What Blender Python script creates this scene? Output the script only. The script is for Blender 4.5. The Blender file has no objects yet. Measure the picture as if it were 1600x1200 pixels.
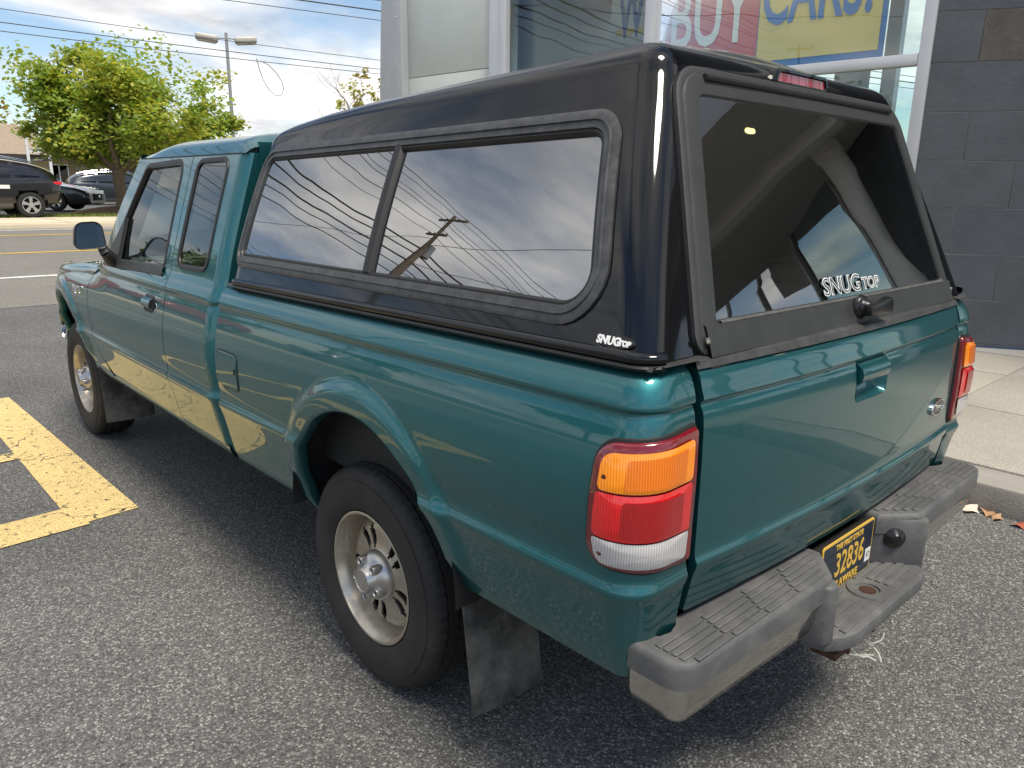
import bpy, bmesh, math, random
from mathutils import Vector, Matrix
R = math.radians
sc = bpy.context.scene
col = sc.collection
# ------------------------------------------------------------------ camera
cam_d = bpy.data.cameras.new('camera'); cam = bpy.data.objects.new('camera', cam_d); col.objects.link(cam)
yaw, pit, rol = 0.742942, -0.252012, 0.014566
fv = Vector((math.sin(yaw)*math.cos(pit), math.cos(yaw)*math.cos(pit), math.sin(pit)))
rv = Vector((math.cos(yaw), -math.sin(yaw), 0)); uv = rv.cross(fv)
r2 = rv*math.cos(rol)+uv*math.sin(rol); u2 = -rv*math.sin(rol)+uv*math.cos(rol)
M = Matrix((r2, u2, -fv)).transposed().to_4x4(); M.translation = Vector((-1.90739, -1.80689, 1.48557))
cam.matrix_world = M
cam_d.sensor_width = 36; cam_d.lens = 1183.16/1600*36; cam_d.clip_start = .05; cam_d.clip_end = 3000
sc.camera = cam
# ------------------------------------------------------------------ sky, sun, exposure
SUN_EL, SUN_DIR = R(66), Vector((-.12, -.99, 0)).normalized()      # towards the hazy sun, high behind the camera
w = bpy.data.worlds.new('World'); sc.world = w; w.use_nodes = True
wt = w.node_tree; wt.nodes.clear()
def wn(t, **k):
    n = wt.nodes.new(t)
    for a, b in k.items(): setattr(n, a, b)
    return n
wo = wn('ShaderNodeOutputWorld'); bg = wn('ShaderNodeBackground'); bg.inputs[1].default_value = .05
sky = wn('ShaderNodeTexSky', sky_type='NISHITA', sun_disc=False, sun_elevation=SUN_EL, sun_rotation=math.atan2(SUN_DIR.x, SUN_DIR.y), air_density=1.0, dust_density=.3, ozone_density=1.4)
tc = wn('ShaderNodeTexCoord'); sp = wn('ShaderNodeSeparateXYZ'); wt.links.new(tc.outputs['Generated'], sp.inputs[0])
zm = wn('ShaderNodeMath', operation='MAXIMUM'); wt.links.new(sp.outputs[2], zm.inputs[0]); zm.inputs[1].default_value = 0.0
za = wn('ShaderNodeMath', operation='ADD'); wt.links.new(zm.outputs[0], za.inputs[0]); za.inputs[1].default_value = .16
dx = wn('ShaderNodeMath', operation='DIVIDE'); wt.links.new(sp.outputs[0], dx.inputs[0]); wt.links.new(za.outputs[0], dx.inputs[1])
dy = wn('ShaderNodeMath', operation='DIVIDE'); wt.links.new(sp.outputs[1], dy.inputs[0]); wt.links.new(za.outputs[0], dy.inputs[1])
cb = wn('ShaderNodeCombineXYZ'); wt.links.new(dx.outputs[0], cb.inputs[0]); wt.links.new(dy.outputs[0], cb.inputs[1]); cb.inputs[2].default_value = 30.6
def noise(scale, detail, rough, dist, src):
    n = wn('ShaderNodeTexNoise'); n.inputs['Scale'].default_value = scale; n.inputs['Detail'].default_value = detail
    n.inputs['Roughness'].default_value = rough; n.inputs['Distortion'].default_value = dist; wt.links.new(src, n.inputs['Vector']); return n
n1 = noise(.85, 8, .56, .35, cb.outputs[0])
rp = wn('ShaderNodeValToRGB'); rp.color_ramp.elements[0].position = .43; rp.color_ramp.elements[1].position = .58; wt.links.new(n1.outputs['Fac'], rp.inputs[0])
n2 = noise(1.9, 5, .55, .2, cb.outputs[0])
rp2 = wn('ShaderNodeValToRGB'); wt.links.new(n2.outputs['Fac'], rp2.inputs[0])
rp2.color_ramp.elements[0].position = .30; rp2.color_ramp.elements[0].color = (3.6, 3.75, 4.1, 1)
rp2.color_ramp.elements[1].position = .66; rp2.color_ramp.elements[1].color = (9.5, 9.3, 9.0, 1)
mx = wn('ShaderNodeMix', data_type='RGBA'); wt.links.new(rp.outputs[0], mx.inputs[0]); wt.links.new(sky.outputs[0], mx.inputs[6]); wt.links.new(rp2.outputs[0], mx.inputs[7])
wt.links.new(mx.outputs[2], bg.inputs[0]); wt.links.new(bg.outputs[0], wo.inputs[0])
sl = bpy.data.lights.new('sun', 'SUN'); sl.energy = 1.4; sl.angle = R(18); sl.color = (1, .93, .8)
so = bpy.data.objects.new('sun', sl); col.objects.link(so)
sd = (SUN_DIR*math.cos(SUN_EL)+Vector((0, 0, math.sin(SUN_EL))))
so.rotation_euler = sd.to_track_quat('Z', 'Y').to_euler(); so.location = sd*60
vs_ = sc.view_settings; vs_.view_transform = 'Standard'; vs_.look = 'None'; vs_.gamma = 1; vs_.exposure = 1.62
try: vs_.use_curve_mapping = False
except Exception: pass
sc.render.engine = 'CYCLES'; sc.cycles.max_bounces = 8; sc.cycles.transparent_max_bounces = 16; sc.cycles.glossy_bounces = 5
sc.cycles.caustics_reflective = False; sc.cycles.caustics_refractive = False
# ------------------------------------------------------------------ materials
MATS = {}
def mat(name, base=(.5, .5, .5), rough=.5, metal=0., coat=0., spec=.5, emit=None, estr=0., coat_rough=.03,
        var=0., var_scale=5., bump=0., bump_scale=50., rvar=0., dirt=None):
    """Principled material; var = brightness variation by noise, bump = fine relief, dirt = (colour, amount, scale)"""
    if name in MATS: return MATS[name]
    m = bpy.data.materials.new(name); m.use_nodes = True; t = m.node_tree; b = t.nodes['Principled BSDF']
    def nd(k, **a):
        n = t.nodes.new(k)
        for x, y in a.items(): setattr(n, x, y)
        return n
    b.inputs['Base Color'].default_value = (*base, 1); b.inputs['Roughness'].default_value = rough; b.inputs['Metallic'].default_value = metal
    b.inputs['Coat Weight'].default_value = coat; b.inputs['Coat Roughness'].default_value = coat_rough; b.inputs['Specular IOR Level'].default_value = spec
    if emit: b.inputs['Emission Color'].default_value = (*emit, 1); b.inputs['Emission Strength'].default_value = estr
    tcn = nd('ShaderNodeTexCoord')
    csock = None
    if var:
        n = nd('ShaderNodeTexNoise'); n.inputs['Scale'].default_value = var_scale; n.inputs['Detail'].default_value = 6; n.inputs['Roughness'].default_value = .65
        t.links.new(tcn.outputs['Object'], n.inputs['Vector'])
        mr = nd('ShaderNodeMapRange'); mr.inputs['From Min'].default_value = .3; mr.inputs['From Max'].default_value = .7
        mr.inputs['To Min'].default_value = 1-var; mr.inputs['To Max'].default_value = 1+var; t.links.new(n.outputs['Fac'], mr.inputs[0])
        vm = nd('ShaderNodeVectorMath', operation='SCALE'); vm.inputs[0].default_value = base; t.links.new(mr.outputs[0], vm.inputs['Scale'])
        csock = vm.outputs[0]
    if dirt:
        n = nd('ShaderNodeTexNoise'); n.inputs['Scale'].default_value = dirt[2]; n.inputs['Detail'].default_value = 8; n.inputs['Roughness'].default_value = .7
        t.links.new(tcn.outputs['Object'], n.inputs['Vector'])
        mr = nd('ShaderNodeMapRange'); mr.inputs['From Min'].default_value = .45; mr.inputs['From Max'].default_value = .75; mr.inputs['To Max'].default_value = dirt[1]; t.links.new(n.outputs['Fac'], mr.inputs[0])
        mm = nd('ShaderNodeMix', data_type='RGBA'); t.links.new(mr.outputs[0], mm.inputs[0]); mm.inputs[6].default_value = (*base, 1); mm.inputs[7].default_value = (*dirt[0], 1)
        if csock: t.links.new(csock, mm.inputs[6])
        csock = mm.outputs[2]
    if csock: t.links.new(csock, b.inputs['Base Color'])
    if rvar:
        n = nd('ShaderNodeTexNoise'); n.inputs['Scale'].default_value = 9; n.inputs['Detail'].default_value = 5; t.links.new(tcn.outputs['Object'], n.inputs['Vector'])
        mr = nd('ShaderNodeMapRange'); mr.inputs['From Min'].default_value = .3; mr.inputs['From Max'].default_value = .7; mr.inputs['To Min'].default_value = max(0, rough-rvar); mr.inputs['To Max'].default_value = rough+rvar
        t.links.new(n.outputs['Fac'], mr.inputs[0]); t.links.new(mr.outputs[0], b.inputs['Roughness'])
    if bump:
        n = nd('ShaderNodeTexNoise'); n.inputs['Scale'].default_value = bump_scale; n.inputs['Detail'].default_value = 4; t.links.new(tcn.outputs['Object'], n.inputs['Vector'])
        bp = nd('ShaderNodeBump'); bp.inputs['Strength'].default_value = bump; bp.inputs['Distance'].default_value = .01; t.links.new(n.outputs['Fac'], bp.inputs['Height']); t.links.new(bp.outputs[0], b.inputs['Normal'])
    MATS[name] = m; return m
def glass(name, tint=(.75, .85, .8), ior=1.5, wave=0., wave_scale=3., rough=0.0):
    """window glass: tinted see-through plus fresnel mirror reflection"""
    if name in MATS: return MATS[name]
    m = bpy.data.materials.new(name); m.use_nodes = True; t = m.node_tree; t.nodes.clear()
    o = t.nodes.new('ShaderNodeOutputMaterial'); tr = t.nodes.new('ShaderNodeBsdfTransparent'); gl = t.nodes.new('ShaderNodeBsdfGlossy'); mx = t.nodes.new('ShaderNodeMixShader'); fr = t.nodes.new('ShaderNodeFresnel')
    tr.inputs[0].default_value = (*tint, 1); gl.inputs['Roughness'].default_value = rough; gl.inputs[0].default_value = (1, 1, 1, 1); fr.inputs[0].default_value = ior
    if wave:
        tcn = t.nodes.new('ShaderNodeTexCoord'); n = t.nodes.new('ShaderNodeTexNoise'); n.inputs['Scale'].default_value = wave_scale; n.inputs['Detail'].default_value = 1.0
        t.links.new(tcn.outputs['Object'], n.inputs['Vector']); bp = t.nodes.new('ShaderNodeBump'); bp.inputs['Strength'].default_value = 1.; bp.inputs['Distance'].default_value = wave
        t.links.new(n.outputs['Fac'], bp.inputs['Height']); t.links.new(bp.outputs[0], gl.inputs['Normal'])
    t.links.new(fr.outputs[0], mx.inputs[0]); t.links.new(tr.outputs[0], mx.inputs[1]); t.links.new(gl.outputs[0], mx.inputs[2]); t.links.new(mx.outputs[0], o.inputs[0])
    MATS[name] = m; return m
# ------------------------------------------------------------------ mesh helpers
def link(name, me, parent=None, m=None):
    o = bpy.data.objects.new(name, me); col.objects.link(o)
    if m is not None and not me.materials: me.materials.append(m)
    if parent is not None: o.parent = parent
    return o
def tag(o, label=None, cat=None, group=None, kind=None):
    if label: o['label'] = label
    if cat: o['category'] = cat
    if group: o['group'] = group
    if kind: o['kind'] = kind
    return o
def empty(name, loc=(0, 0, 0), rz=0, parent=None):
    o = bpy.data.objects.new(name, None); col.objects.link(o); o.location = loc; o.rotation_euler = (0, 0, rz); o.empty_display_size = .2
    if parent is not None: o.parent = parent
    return o
def mesh(vs, fs, smooth=40, merge=0):
    me = bpy.data.meshes.new('m'); me.from_pydata([tuple(v) for v in vs], [], fs); me.validate()
    bm = bmesh.new(); bm.from_mesh(me)
    if merge: bmesh.ops.remove_doubles(bm, verts=bm.verts, dist=merge)
    bmesh.ops.recalc_face_normals(bm, faces=bm.faces)
    bm.to_mesh(me); bm.free()
    if smooth:
        me.polygons.foreach_set('use_smooth', [True]*len(me.polygons)); me.set_sharp_from_angle(angle=R(smooth))
    return me
class MB:
    """collects shapes for one mesh"""
    def __init__(s): s.v = []; s.f = []
    def add(s, vs, fs):
        o = len(s.v); s.v += [tuple(v) for v in vs]; s.f += [tuple(i+o for i in f) for f in fs]; return s
    def box(s, a, b, mtx=None):
        x0, y0, z0 = a; x1, y1, z1 = b
        vs = [Vector(c) for c in ((x0, y0, z0), (x1, y0, z0), (x1, y1, z0), (x0, y1, z0), (x0, y0, z1), (x1, y0, z1), (x1, y1, z1), (x0, y1, z1))]
        if mtx is not None: vs = [mtx @ v for v in vs]
        return s.add(vs, [(0, 3, 2, 1), (4, 5, 6, 7), (0, 1, 5, 4), (1, 2, 6, 5), (2, 3, 7, 6), (3, 0, 4, 7)])
    def prism(s, pts, z0, z1, mtx=None):
        n = len(pts); vs = [Vector((*p, z0)) for p in pts]+[Vector((*p, z1)) for p in pts]
        if mtx is not None: vs = [mtx @ v for v in vs]
        return s.add(vs, [tuple(range(n-1, -1, -1)), tuple(range(n, 2*n))]+[(i, (i+1) % n, n+(i+1) % n, n+i) for i in range(n)])
    def tube(s, pts, rad, k=8, cap=True):
        pts = [Vector(p) for p in pts]; n = len(pts); rs = rad if isinstance(rad, (list, tuple)) else [rad]*n
        vs = []; up = None
        for i, p in enumerate(pts):
            d = (pts[min(i+1, n-1)]-pts[max(i-1, 0)]).normalized()
            if up is None: up = Vector((0, 0, 1)) if abs(d.z) < .9 else Vector((1, 0, 0))
            a = d.cross(up).normalized(); b = a.cross(d).normalized(); up = b
            vs += [p+(a*math.cos(t)+b*math.sin(t))*rs[i] for t in (2*math.pi*j/k for j in range(k))]
        fs = [(i*k+j, i*k+(j+1) % k, (i+1)*k+(j+1) % k, (i+1)*k+j) for i in range(n-1) for j in range(k)]
        if cap: fs += [tuple(range(k-1, -1, -1)), tuple(range((n-1)*k, n*k))]
        return s.add(vs, fs)
    def lathe(s, prof, k=48, axis='x', org=(0, 0, 0)):
        """prof: (axial, radius) pairs turned about the axis"""
        vs = []
        for a, r in prof:
            for j in range(k):
                t = 2*math.pi*j/k; c, d = r*math.cos(t), r*math.sin(t)
                vs.append(Vector(org)+(Vector((a, c, d)) if axis == 'x' else Vector((c, a, d)) if axis == 'y' else Vector((c, d, a))))
        n = len(prof)
        return s.add(vs, [(i*k+j, i*k+(j+1) % k, (i+1)*k+(j+1) % k, (i+1)*k+j) for i in range(n-1) for j in range(k)])
    def grid(s, f, us, vs):
        nu, nv = len(us), len(vs)
        return s.add([f(u, v) for u in us for v in vs], [(i*nv+j, (i+1)*nv+j, (i+1)*nv+j+1, i*nv+j+1) for i in range(nu-1) for j in range(nv-1)])
    def loops(s, ls, close=True, fill0=False, fill1=False):
        n = len(ls[0]); vs = [p for l in ls for p in l]
        fs = [(i*n+j, i*n+(j+1) % n, (i+1)*n+(j+1) % n, (i+1)*n+j) for i in range(len(ls)-1) for j in range(n if close else n-1)]
        if fill0: fs.append(tuple(range(n-1, -1, -1)))
        if fill1: fs.append(tuple(range((len(ls)-1)*n, len(ls)*n)))
        return s.add(vs, fs)
    def mesh(s, smooth=40, bevel=0, seg=2, merge=0):
        me = mesh(s.v, s.f, smooth=0 if bevel else smooth, merge=merge)
        if bevel:
            bm = bmesh.new(); bm.from_mesh(me)
            es = [e for e in bm.edges if len(e.link_faces) == 2 and e.calc_face_angle(0) > R(30)]
            bmesh.ops.bevel(bm, geom=es, offset=bevel, segments=seg, affect='EDGES', profile=.5, clamp_overlap=True)
            bm.to_mesh(me); bm.free()
            me.polygons.foreach_set('use_smooth', [True]*len(me.polygons)); me.set_sharp_from_angle(angle=R(smooth or 30))
        return me
    def build(s, name, m, parent=None, smooth=40, bevel=0, seg=2, merge=0):
        return link(name, s.mesh(smooth, bevel, seg, merge), parent, m)
def frange(a, b, h):
    n = max(1, int(math.ceil(abs(b-a)/h))); return [a+(b-a)*i/n for i in range(n+1)]
def lerp(a, b, t): return a+(b-a)*t
def sstep(a, b, x):
    t = min(1, max(0, (x-a)/(b-a))); return t*t*(3-2*t)
def interp(tab, x):
    if x <= tab[0][0]: return tab[0][1]
    for (a, b), (c, d) in zip(tab, tab[1:]):
        if x <= c: return b+(d-b)*(x-a)/(c-a)
    return tab[-1][1]
def cubic(tab, x):
    """monotone-ish Catmull interpolation of a table"""
    if x <= tab[0][0]: return tab[0][1]
    if x >= tab[-1][0]: return tab[-1][1]
    for i in range(len(tab)-1):
        x0, y0 = tab[i]; x1, y1 = tab[i+1]
        if x <= x1:
            h = x1-x0; t = (x-x0)/h; s = (y1-y0)/h
            def sl(j):
                if j <= 0 or j >= len(tab)-1: return None
                a = (tab[j][1]-tab[j-1][1])/(tab[j][0]-tab[j-1][0]); b = (tab[j+1][1]-tab[j][1])/(tab[j+1][0]-tab[j][0])
                return 0 if a*b <= 0 else 2*a*b/(a+b)
            m0 = sl(i); m1 = sl(i+1); m0 = s if m0 is None else m0; m1 = s if m1 is None else m1
            return y0*(2*t**3-3*t*t+1)+h*m0*(t**3-2*t*t+t)+y1*(3*t*t-2*t**3)+h*m1*(t**3-t*t)
def panel(us, vs, surf, sdf=None, flange=(.012, 0, 0), thr=.5):
    """sheet on a surface, cut exactly along sdf=0 (kept where positive), edges turned in by flange"""
    nu, nv = len(us), len(vs); P = [[(u, v) for v in vs] for u in us]; S = [[1.]*nv for _ in us]
    if sdf:
        for i in range(nu):
            for j in range(nv):
                u, v = P[i][j]
                h = min(min(abs(us[k]-us[i]) for k in (i-1, i+1) if 0 <= k < nu), min(abs(vs[k]-vs[j]) for k in (j-1, j+1) if 0 <= k < nv))
                hh = max(max(abs(us[k]-us[i]) for k in (i-1, i+1) if 0 <= k < nu), max(abs(vs[k]-vs[j]) for k in (j-1, j+1) if 0 <= k < nv))
                s = sdf(u, v)
                if abs(s) < thr*hh*1.02:
                    for _ in range(4):
                        e = 1e-4; gx = (sdf(u+e, v)-sdf(u-e, v))/(2*e); gy = (sdf(u, v+e)-sdf(u, v-e))/(2*e); g2 = gx*gx+gy*gy
                        if g2 < 1e-9: break
                        q = sdf(u, v); u -= q*gx/g2; v -= q*gy/g2
                    P[i][j] = (u, v); s = 0
                S[i][j] = s
    V = []; idx = {}
    def vid(i, j):
        if (i, j) not in idx: idx[(i, j)] = len(V); V.append(Vector(surf(*P[i][j])))
        return idx[(i, j)]
    F = []
    for i in range(nu-1):
        for j in range(nv-1):
            q = [(i, j), (i+1, j), (i+1, j+1), (i, j+1)]
            s4 = [S[a][b] for a, b in q]
            if all(s >= 0 for s in s4):
                if sdf and all(s == 0 for s in s4):
                    cu = sum(P[a][b][0] for a, b in q)/4; cv = sum(P[a][b][1] for a, b in q)/4
                    if sdf(cu, cv) < 0: continue
                F.append(tuple(vid(*k) for k in q))
            elif sum(s >= 0 for s in s4) == 3:
                t = [k for k, s in zip(q, s4) if s >= 0]
                if all(S[a][b] == 0 for a, b in t):
                    cu = sum(P[a][b][0] for a, b in t)/3; cv = sum(P[a][b][1] for a, b in t)/3
                    if sdf(cu, cv) < 0: continue
                F.append(tuple(vid(*k) for k in t))
    if flange:
        cnt = {}
        for f in F:
            for a, b in zip(f, f[1:]+f[:1]): k = (min(a, b), max(a, b)); cnt[k] = cnt.get(k, 0)+1
        dup = {}
        def d(i):
            if i not in dup: dup[i] = len(V); V.append(V[i]+Vector(flange(V[i]) if callable(flange) else flange))
            return dup[i]
        for f in list(F):
            for a, b in zip(f, f[1:]+f[:1]):
                if cnt[(min(a, b), max(a, b))] == 1: F.append((b, a, d(a), d(b)))
    return V, F
def mirror_x(V, F): return [Vector((-v[0], v[1], v[2])) for v in V], [tuple(reversed(f)) for f in F]
def both(name, V, F, m, parent, smooth=35):
    """left part and its mirrored right twin"""
    a = link(name, mesh(V, F, smooth), parent, m); b = link(name, mesh(*mirror_x(V, F), smooth), parent, m); return a, b
def mirrored(o, parent):
    me = o.data.copy(); bm = bmesh.new(); bm.from_mesh(me)
    for v in bm.verts: v.co.x = -v.co.x
    bmesh.ops.reverse_faces(bm, faces=bm.faces); bm.to_mesh(me); bm.free()
    n = link(o.name.split('.')[0], me, parent); return n
def rpoly(pts, d=0., r=.05, k=8):
    """convex polygon inset by d with rounded corners; radius may be one per corner"""
    n = len(pts); rs = r if isinstance(r, (list, tuple)) else [r]*n
    A = sum(pts[i][0]*pts[(i+1) % n][1]-pts[(i+1) % n][0]*pts[i][1] for i in range(n)); sg = 1 if A > 0 else -1
    L = []
    for i in range(n):
        (x0, y0), (x1, y1) = pts[i], pts[(i+1) % n]; l = math.hypot(x1-x0, y1-y0); nx, ny = -(y1-y0)/l*sg, (x1-x0)/l*sg
        L.append((x0+nx*d, y0+ny*d, (x1-x0)/l, (y1-y0)/l))
    C = []
    for i in range(n):
        x0, y0, a, b = L[i-1]; x1, y1, c, e = L[i]; D = a*e-b*c; t = ((x1-x0)*e-(y1-y0)*c)/D; C.append((x0+a*t, y0+b*t))
    out = []
    for i in range(n):
        p = Vector(C[i]); a = (Vector(C[i-1])-p).normalized(); b = (Vector(C[(i+1) % n])-p).normalized(); r_ = max(rs[i]-d, .004)
        ang = math.acos(max(-1, min(1, a.dot(b)))); t = r_/math.tan(ang/2); c = p+(a+b).normalized()*(r_/math.sin(ang/2))
        s = p+a*t-c; e = p+b*t-c; t0 = math.atan2(s.y, s.x); dt = (math.atan2(e.y, e.x)-t0+math.pi) % (2*math.pi)-math.pi
        out += [(c.x+r_*math.cos(t0+dt*q/k), c.y+r_*math.sin(t0+dt*q/k)) for q in range(k+1)]
    return out
def rloop(pts, d, r, k=8, sub=6):
    """rpoly with its straight runs subdivided"""
    o = rpoly(pts, d, r, k); n = len(o); res = []
    for i in range(n):
        a, b = o[i], o[(i+1) % n]; res.append(a)
        if (i+1) % (k+1) == 0: res += [(lerp(a[0], b[0], q/sub), lerp(a[1], b[1], q/sub)) for q in range(1, sub)]
    return res
def frame_ring(name, pts, r, prof, surf, m, parent, sub=8, smooth=40):
    """moulding round an opening: prof = (inset, height) pairs, surf(u,v,h)->point"""
    mb = MB(); mb.loops([[surf(u, v, h) for u, v in rloop(pts, d, r, 8, sub)] for d, h in prof]); return mb.build(name, m, parent, smooth)
def pane(name, pts, r, d, h, surf, m, parent, sub=8, bulge=0., rings=7):
    lp = rloop(pts, d, r, 8, sub); cx = sum(p[0] for p in pts)/len(pts); cy = sum(p[1] for p in pts)/len(pts)
    L = []
    for q in range(rings+1):
        t = 1-q/(rings+.0) if q < rings else .0
        L.append([surf(lerp(cx, u, t), lerp(cy, v, t), h+bulge*(1-t*t)) for u, v in lp])
    mb = MB(); mb.loops(L); return mb.build(name, m, parent, 60, merge=1e-5)
def text_mesh(txt, size=1., extrude=.002, bold=0., align='CENTER', shear=0., sx=1., res=3):
    c = bpy.data.curves.new('t', 'FONT'); c.body = txt; c.size = size; c.extrude = extrude; c.offset = bold; c.align_x = align; c.align_y = 'CENTER'; c.shear = shear; c.resolution_u = res
    o = bpy.data.objects.new('t', c); col.objects.link(o); bpy.context.view_layer.update()
    me = bpy.data.meshes.new_from_object(o.evaluated_get(bpy.context.evaluated_depsgraph_get())); bpy.data.objects.remove(o); bpy.data.curves.remove(c)
    me.materials.clear()
    if sx != 1: me.transform(Matrix.Diagonal((sx, 1, 1, 1)))
    return me
def basis(x, y, org):
    x = Vector(x).normalized(); y = Vector(y).normalized(); z = x.cross(y); m = Matrix((x, y, z)).transposed().to_4x4(); m.translation = Vector(org); return m
def lettering(name, txt, size, x, y, org, m, parent, extrude=.002, **k):
    me = text_mesh(txt, size, extrude, **k); me.transform(basis(x, y, org)); return link(name, me, parent, m)
# ================================================================== SETTING
def gz(y): return 0 if y < 9 else min(.035*(y-9), .49)
def ground_mat(name, lo, hi, stone, stone_amt, scale, bump, patch=.16, paint=None):
    m = bpy.data.materials.new(name); m.use_nodes = True; t = m.node_tree; b = t.nodes['Principled BSDF']
    N = lambda k: t.nodes.new(k); L = t.links.new
    tcn = N('ShaderNodeTexCoord')
    v = N('ShaderNodeTexVoronoi'); v.inputs['Scale'].default_value = scale; L(tcn.outputs['Object'], v.inputs['Vector'])
    sep = N('ShaderNodeSeparateColor'); L(v.outputs['Color'], sep.inputs[0])
    rp = N('ShaderNodeValToRGB'); e = rp.color_ramp.elements; e[0].position = 0; e[0].color = (*lo, 1); e[1].position = 1-stone_amt; e[1].color = (*hi, 1)
    q = rp.color_ramp.elements.new(1-stone_amt*.35); q.color = (*[lerp(a, c, .55) for a, c in zip(hi, stone)], 1); q = rp.color_ramp.elements.new(1.0); q.color = (*stone, 1)
    L(sep.outputs[0], rp.inputs[0])
    n = N('ShaderNodeTexNoise'); n.inputs['Scale'].default_value = .7; n.inputs['Detail'].default_value = 8; n.inputs['Roughness'].default_value = .62; L(tcn.outputs['Object'], n.inputs['Vector'])
    mr = N('ShaderNodeMapRange'); mr.inputs['From Min'].default_value = .3; mr.inputs['From Max'].default_value = .7; mr.inputs['To Min'].default_value = 1-patch; mr.inputs['To Max'].default_value = 1+patch; L(n.outputs['Fac'], mr.inputs[0])
    sc_ = N('ShaderNodeVectorMath'); sc_.operation = 'SCALE'; L(rp.outputs[0], sc_.inputs[0]); L(mr.outputs[0], sc_.inputs['Scale'])
    # darker joints between the stones
    mr2 = N('ShaderNodeMapRange'); mr2.inputs['From Min'].default_value = .25; mr2.inputs['From Max'].default_value = .8; mr2.inputs['To Min'].default_value = 1; mr2.inputs['To Max'].default_value = .55; L(v.outputs['Distance'], mr2.inputs[0])
    s2 = N('ShaderNodeVectorMath'); s2.operation = 'SCALE'; L(sc_.outputs[0], s2.inputs[0]); L(mr2.outputs[0], s2.inputs['Scale'])
    out = s2.outputs[0]
    if paint:
        pn = N('ShaderNodeTexNoise'); pn.inputs['Scale'].default_value = 26; pn.inputs['Detail'].default_value = 8; pn.inputs['Roughness'].default_value = .75; L(tcn.outputs['Object'], pn.inputs['Vector'])
        pm = N('ShaderNodeMapRange'); pm.inputs['From Min'].default_value = paint[1]; pm.inputs['From Max'].default_value = paint[1]+.06; L(pn.outputs['Fac'], pm.inputs[0])
        # wandering cracks
        wv = N('ShaderNodeTexNoise'); wv.inputs['Scale'].default_value = 9; wv.inputs['Detail'].default_value = 5; L(tcn.outputs['Object'], wv.inputs['Vector'])
        ad = N('ShaderNodeMixRGB'); ad.blend_type = 'ADD'; ad.inputs[0].default_value = .25; L(tcn.outputs['Object'], ad.inputs[1]); L(wv.outputs['Color'], ad.inputs[2])
        cv = N('ShaderNodeTexVoronoi'); cv.feature = 'DISTANCE_TO_EDGE'; cv.inputs['Scale'].default_value = 1.25; L(ad.outputs[0], cv.inputs['Vector'])
        cm = N('ShaderNodeMapRange'); cm.inputs['From Min'].default_value = .003; cm.inputs['From Max'].default_value = .007; L(cv.outputs['Distance'], cm.inputs[0])
        mul = N('ShaderNodeMath'); mul.operation = 'MULTIPLY'; L(pm.outputs[0], mul.inputs[0]); L(cm.outputs[0], mul.inputs[1])
        pc = N('ShaderNodeVectorMath'); pc.operation = 'SCALE'; pc.inputs[0].default_value = paint[0]; L(mr2.outputs[0], pc.inputs['Scale'])
        pc2 = N('ShaderNodeVectorMath'); pc2.operation = 'SCALE'; L(pc.outputs[0], pc2.inputs[0]); L(mr.outputs[0], pc2.inputs['Scale'])
        mm = N('ShaderNodeMix'); mm.data_type = 'RGBA'; L(mul.outputs[0], mm.inputs[0]); L(out, mm.inputs[6]); L(pc2.outputs[0], mm.inputs[7]); out = mm.outputs[2]
    L(out, b.inputs['Base Color']); b.inputs['Roughness'].default_value = .82; b.inputs['Specular IOR Level'].default_value = .35
    bp = N('ShaderNodeBump'); bp.invert = True; bp.inputs['Strength'].default_value = bump; bp.inputs['Distance'].default_value = .006; L(v.outputs['Distance'], bp.inputs['Height']); L(bp.outputs[0], b.inputs['Normal'])
    MATS[name] = m; return m
def worn(m):
    # oil drips and dark patches of an old car park
    t = m.node_tree; b = t.nodes['Principled BSDF']; N = t.nodes.new; L = t.links.new; src = b.inputs['Base Color'].links[0].from_socket; tcn = N('ShaderNodeTexCoord')
    def fac(kind, scale, lo, hi, a, c, detail=4):
        n = N('ShaderNodeTexNoise'); n.inputs['Scale'].default_value = scale; n.inputs['Detail'].default_value = detail; L(tcn.outputs['Object'], n.inputs['Vector'])
        mr = N('ShaderNodeMapRange'); mr.inputs['From Min'].default_value = lo; mr.inputs['From Max'].default_value = hi; mr.inputs['To Min'].default_value = a; mr.inputs['To Max'].default_value = c; L(n.outputs['Fac'], mr.inputs[0]); return mr.outputs[0]
    f1 = fac(0, 2.6, .66, .74, 1, .55); f2 = fac(0, .23, .35, .65, .86, 1.14, 6); f3 = fac(0, 14, .70, .76, 1, .6, 2)
    for f in (f1, f2, f3):
        s = N('ShaderNodeVectorMath'); s.operation = 'SCALE'; L(src, s.inputs[0]); L(f, s.inputs['Scale']); src = s.outputs[0]
    L(src, b.inputs['Base Color'])
ASPH = ground_mat('asphalt', (.082, .081, .080), (.182, .180, .175), (.40, .385, .36), .2, 155, .7, patch=.22)
worn(ASPH)
ROAD = ground_mat('road_asphalt', (.19, .18, .165), (.26, .245, .22), (.36, .34, .31), .08, 90, .4, patch=.10)
YEL = ground_mat('yellow_paint', (.032, .031, .031), (.09, .088, .085), (.2, .2, .19), .1, 120, .5, patch=.14, paint=((.80, .60, .26), .38))
WHT = ground_mat('white_paint', (.05, .05, .05), (.1, .1, .1), (.2, .2, .2), .1, 100, .3, paint=((.78, .77, .74), .36))
YELR = ground_mat('yellow_road_paint', (.05, .05, .05), (.1, .1, .1), (.2, .2, .2), .1, 100, .3, paint=((.78, .50, .07), .34))
CONC = ground_mat('concrete', (.40, .365, .31), (.50, .46, .40), (.58, .545, .48), .3, 240, .25, patch=.12)
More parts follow.
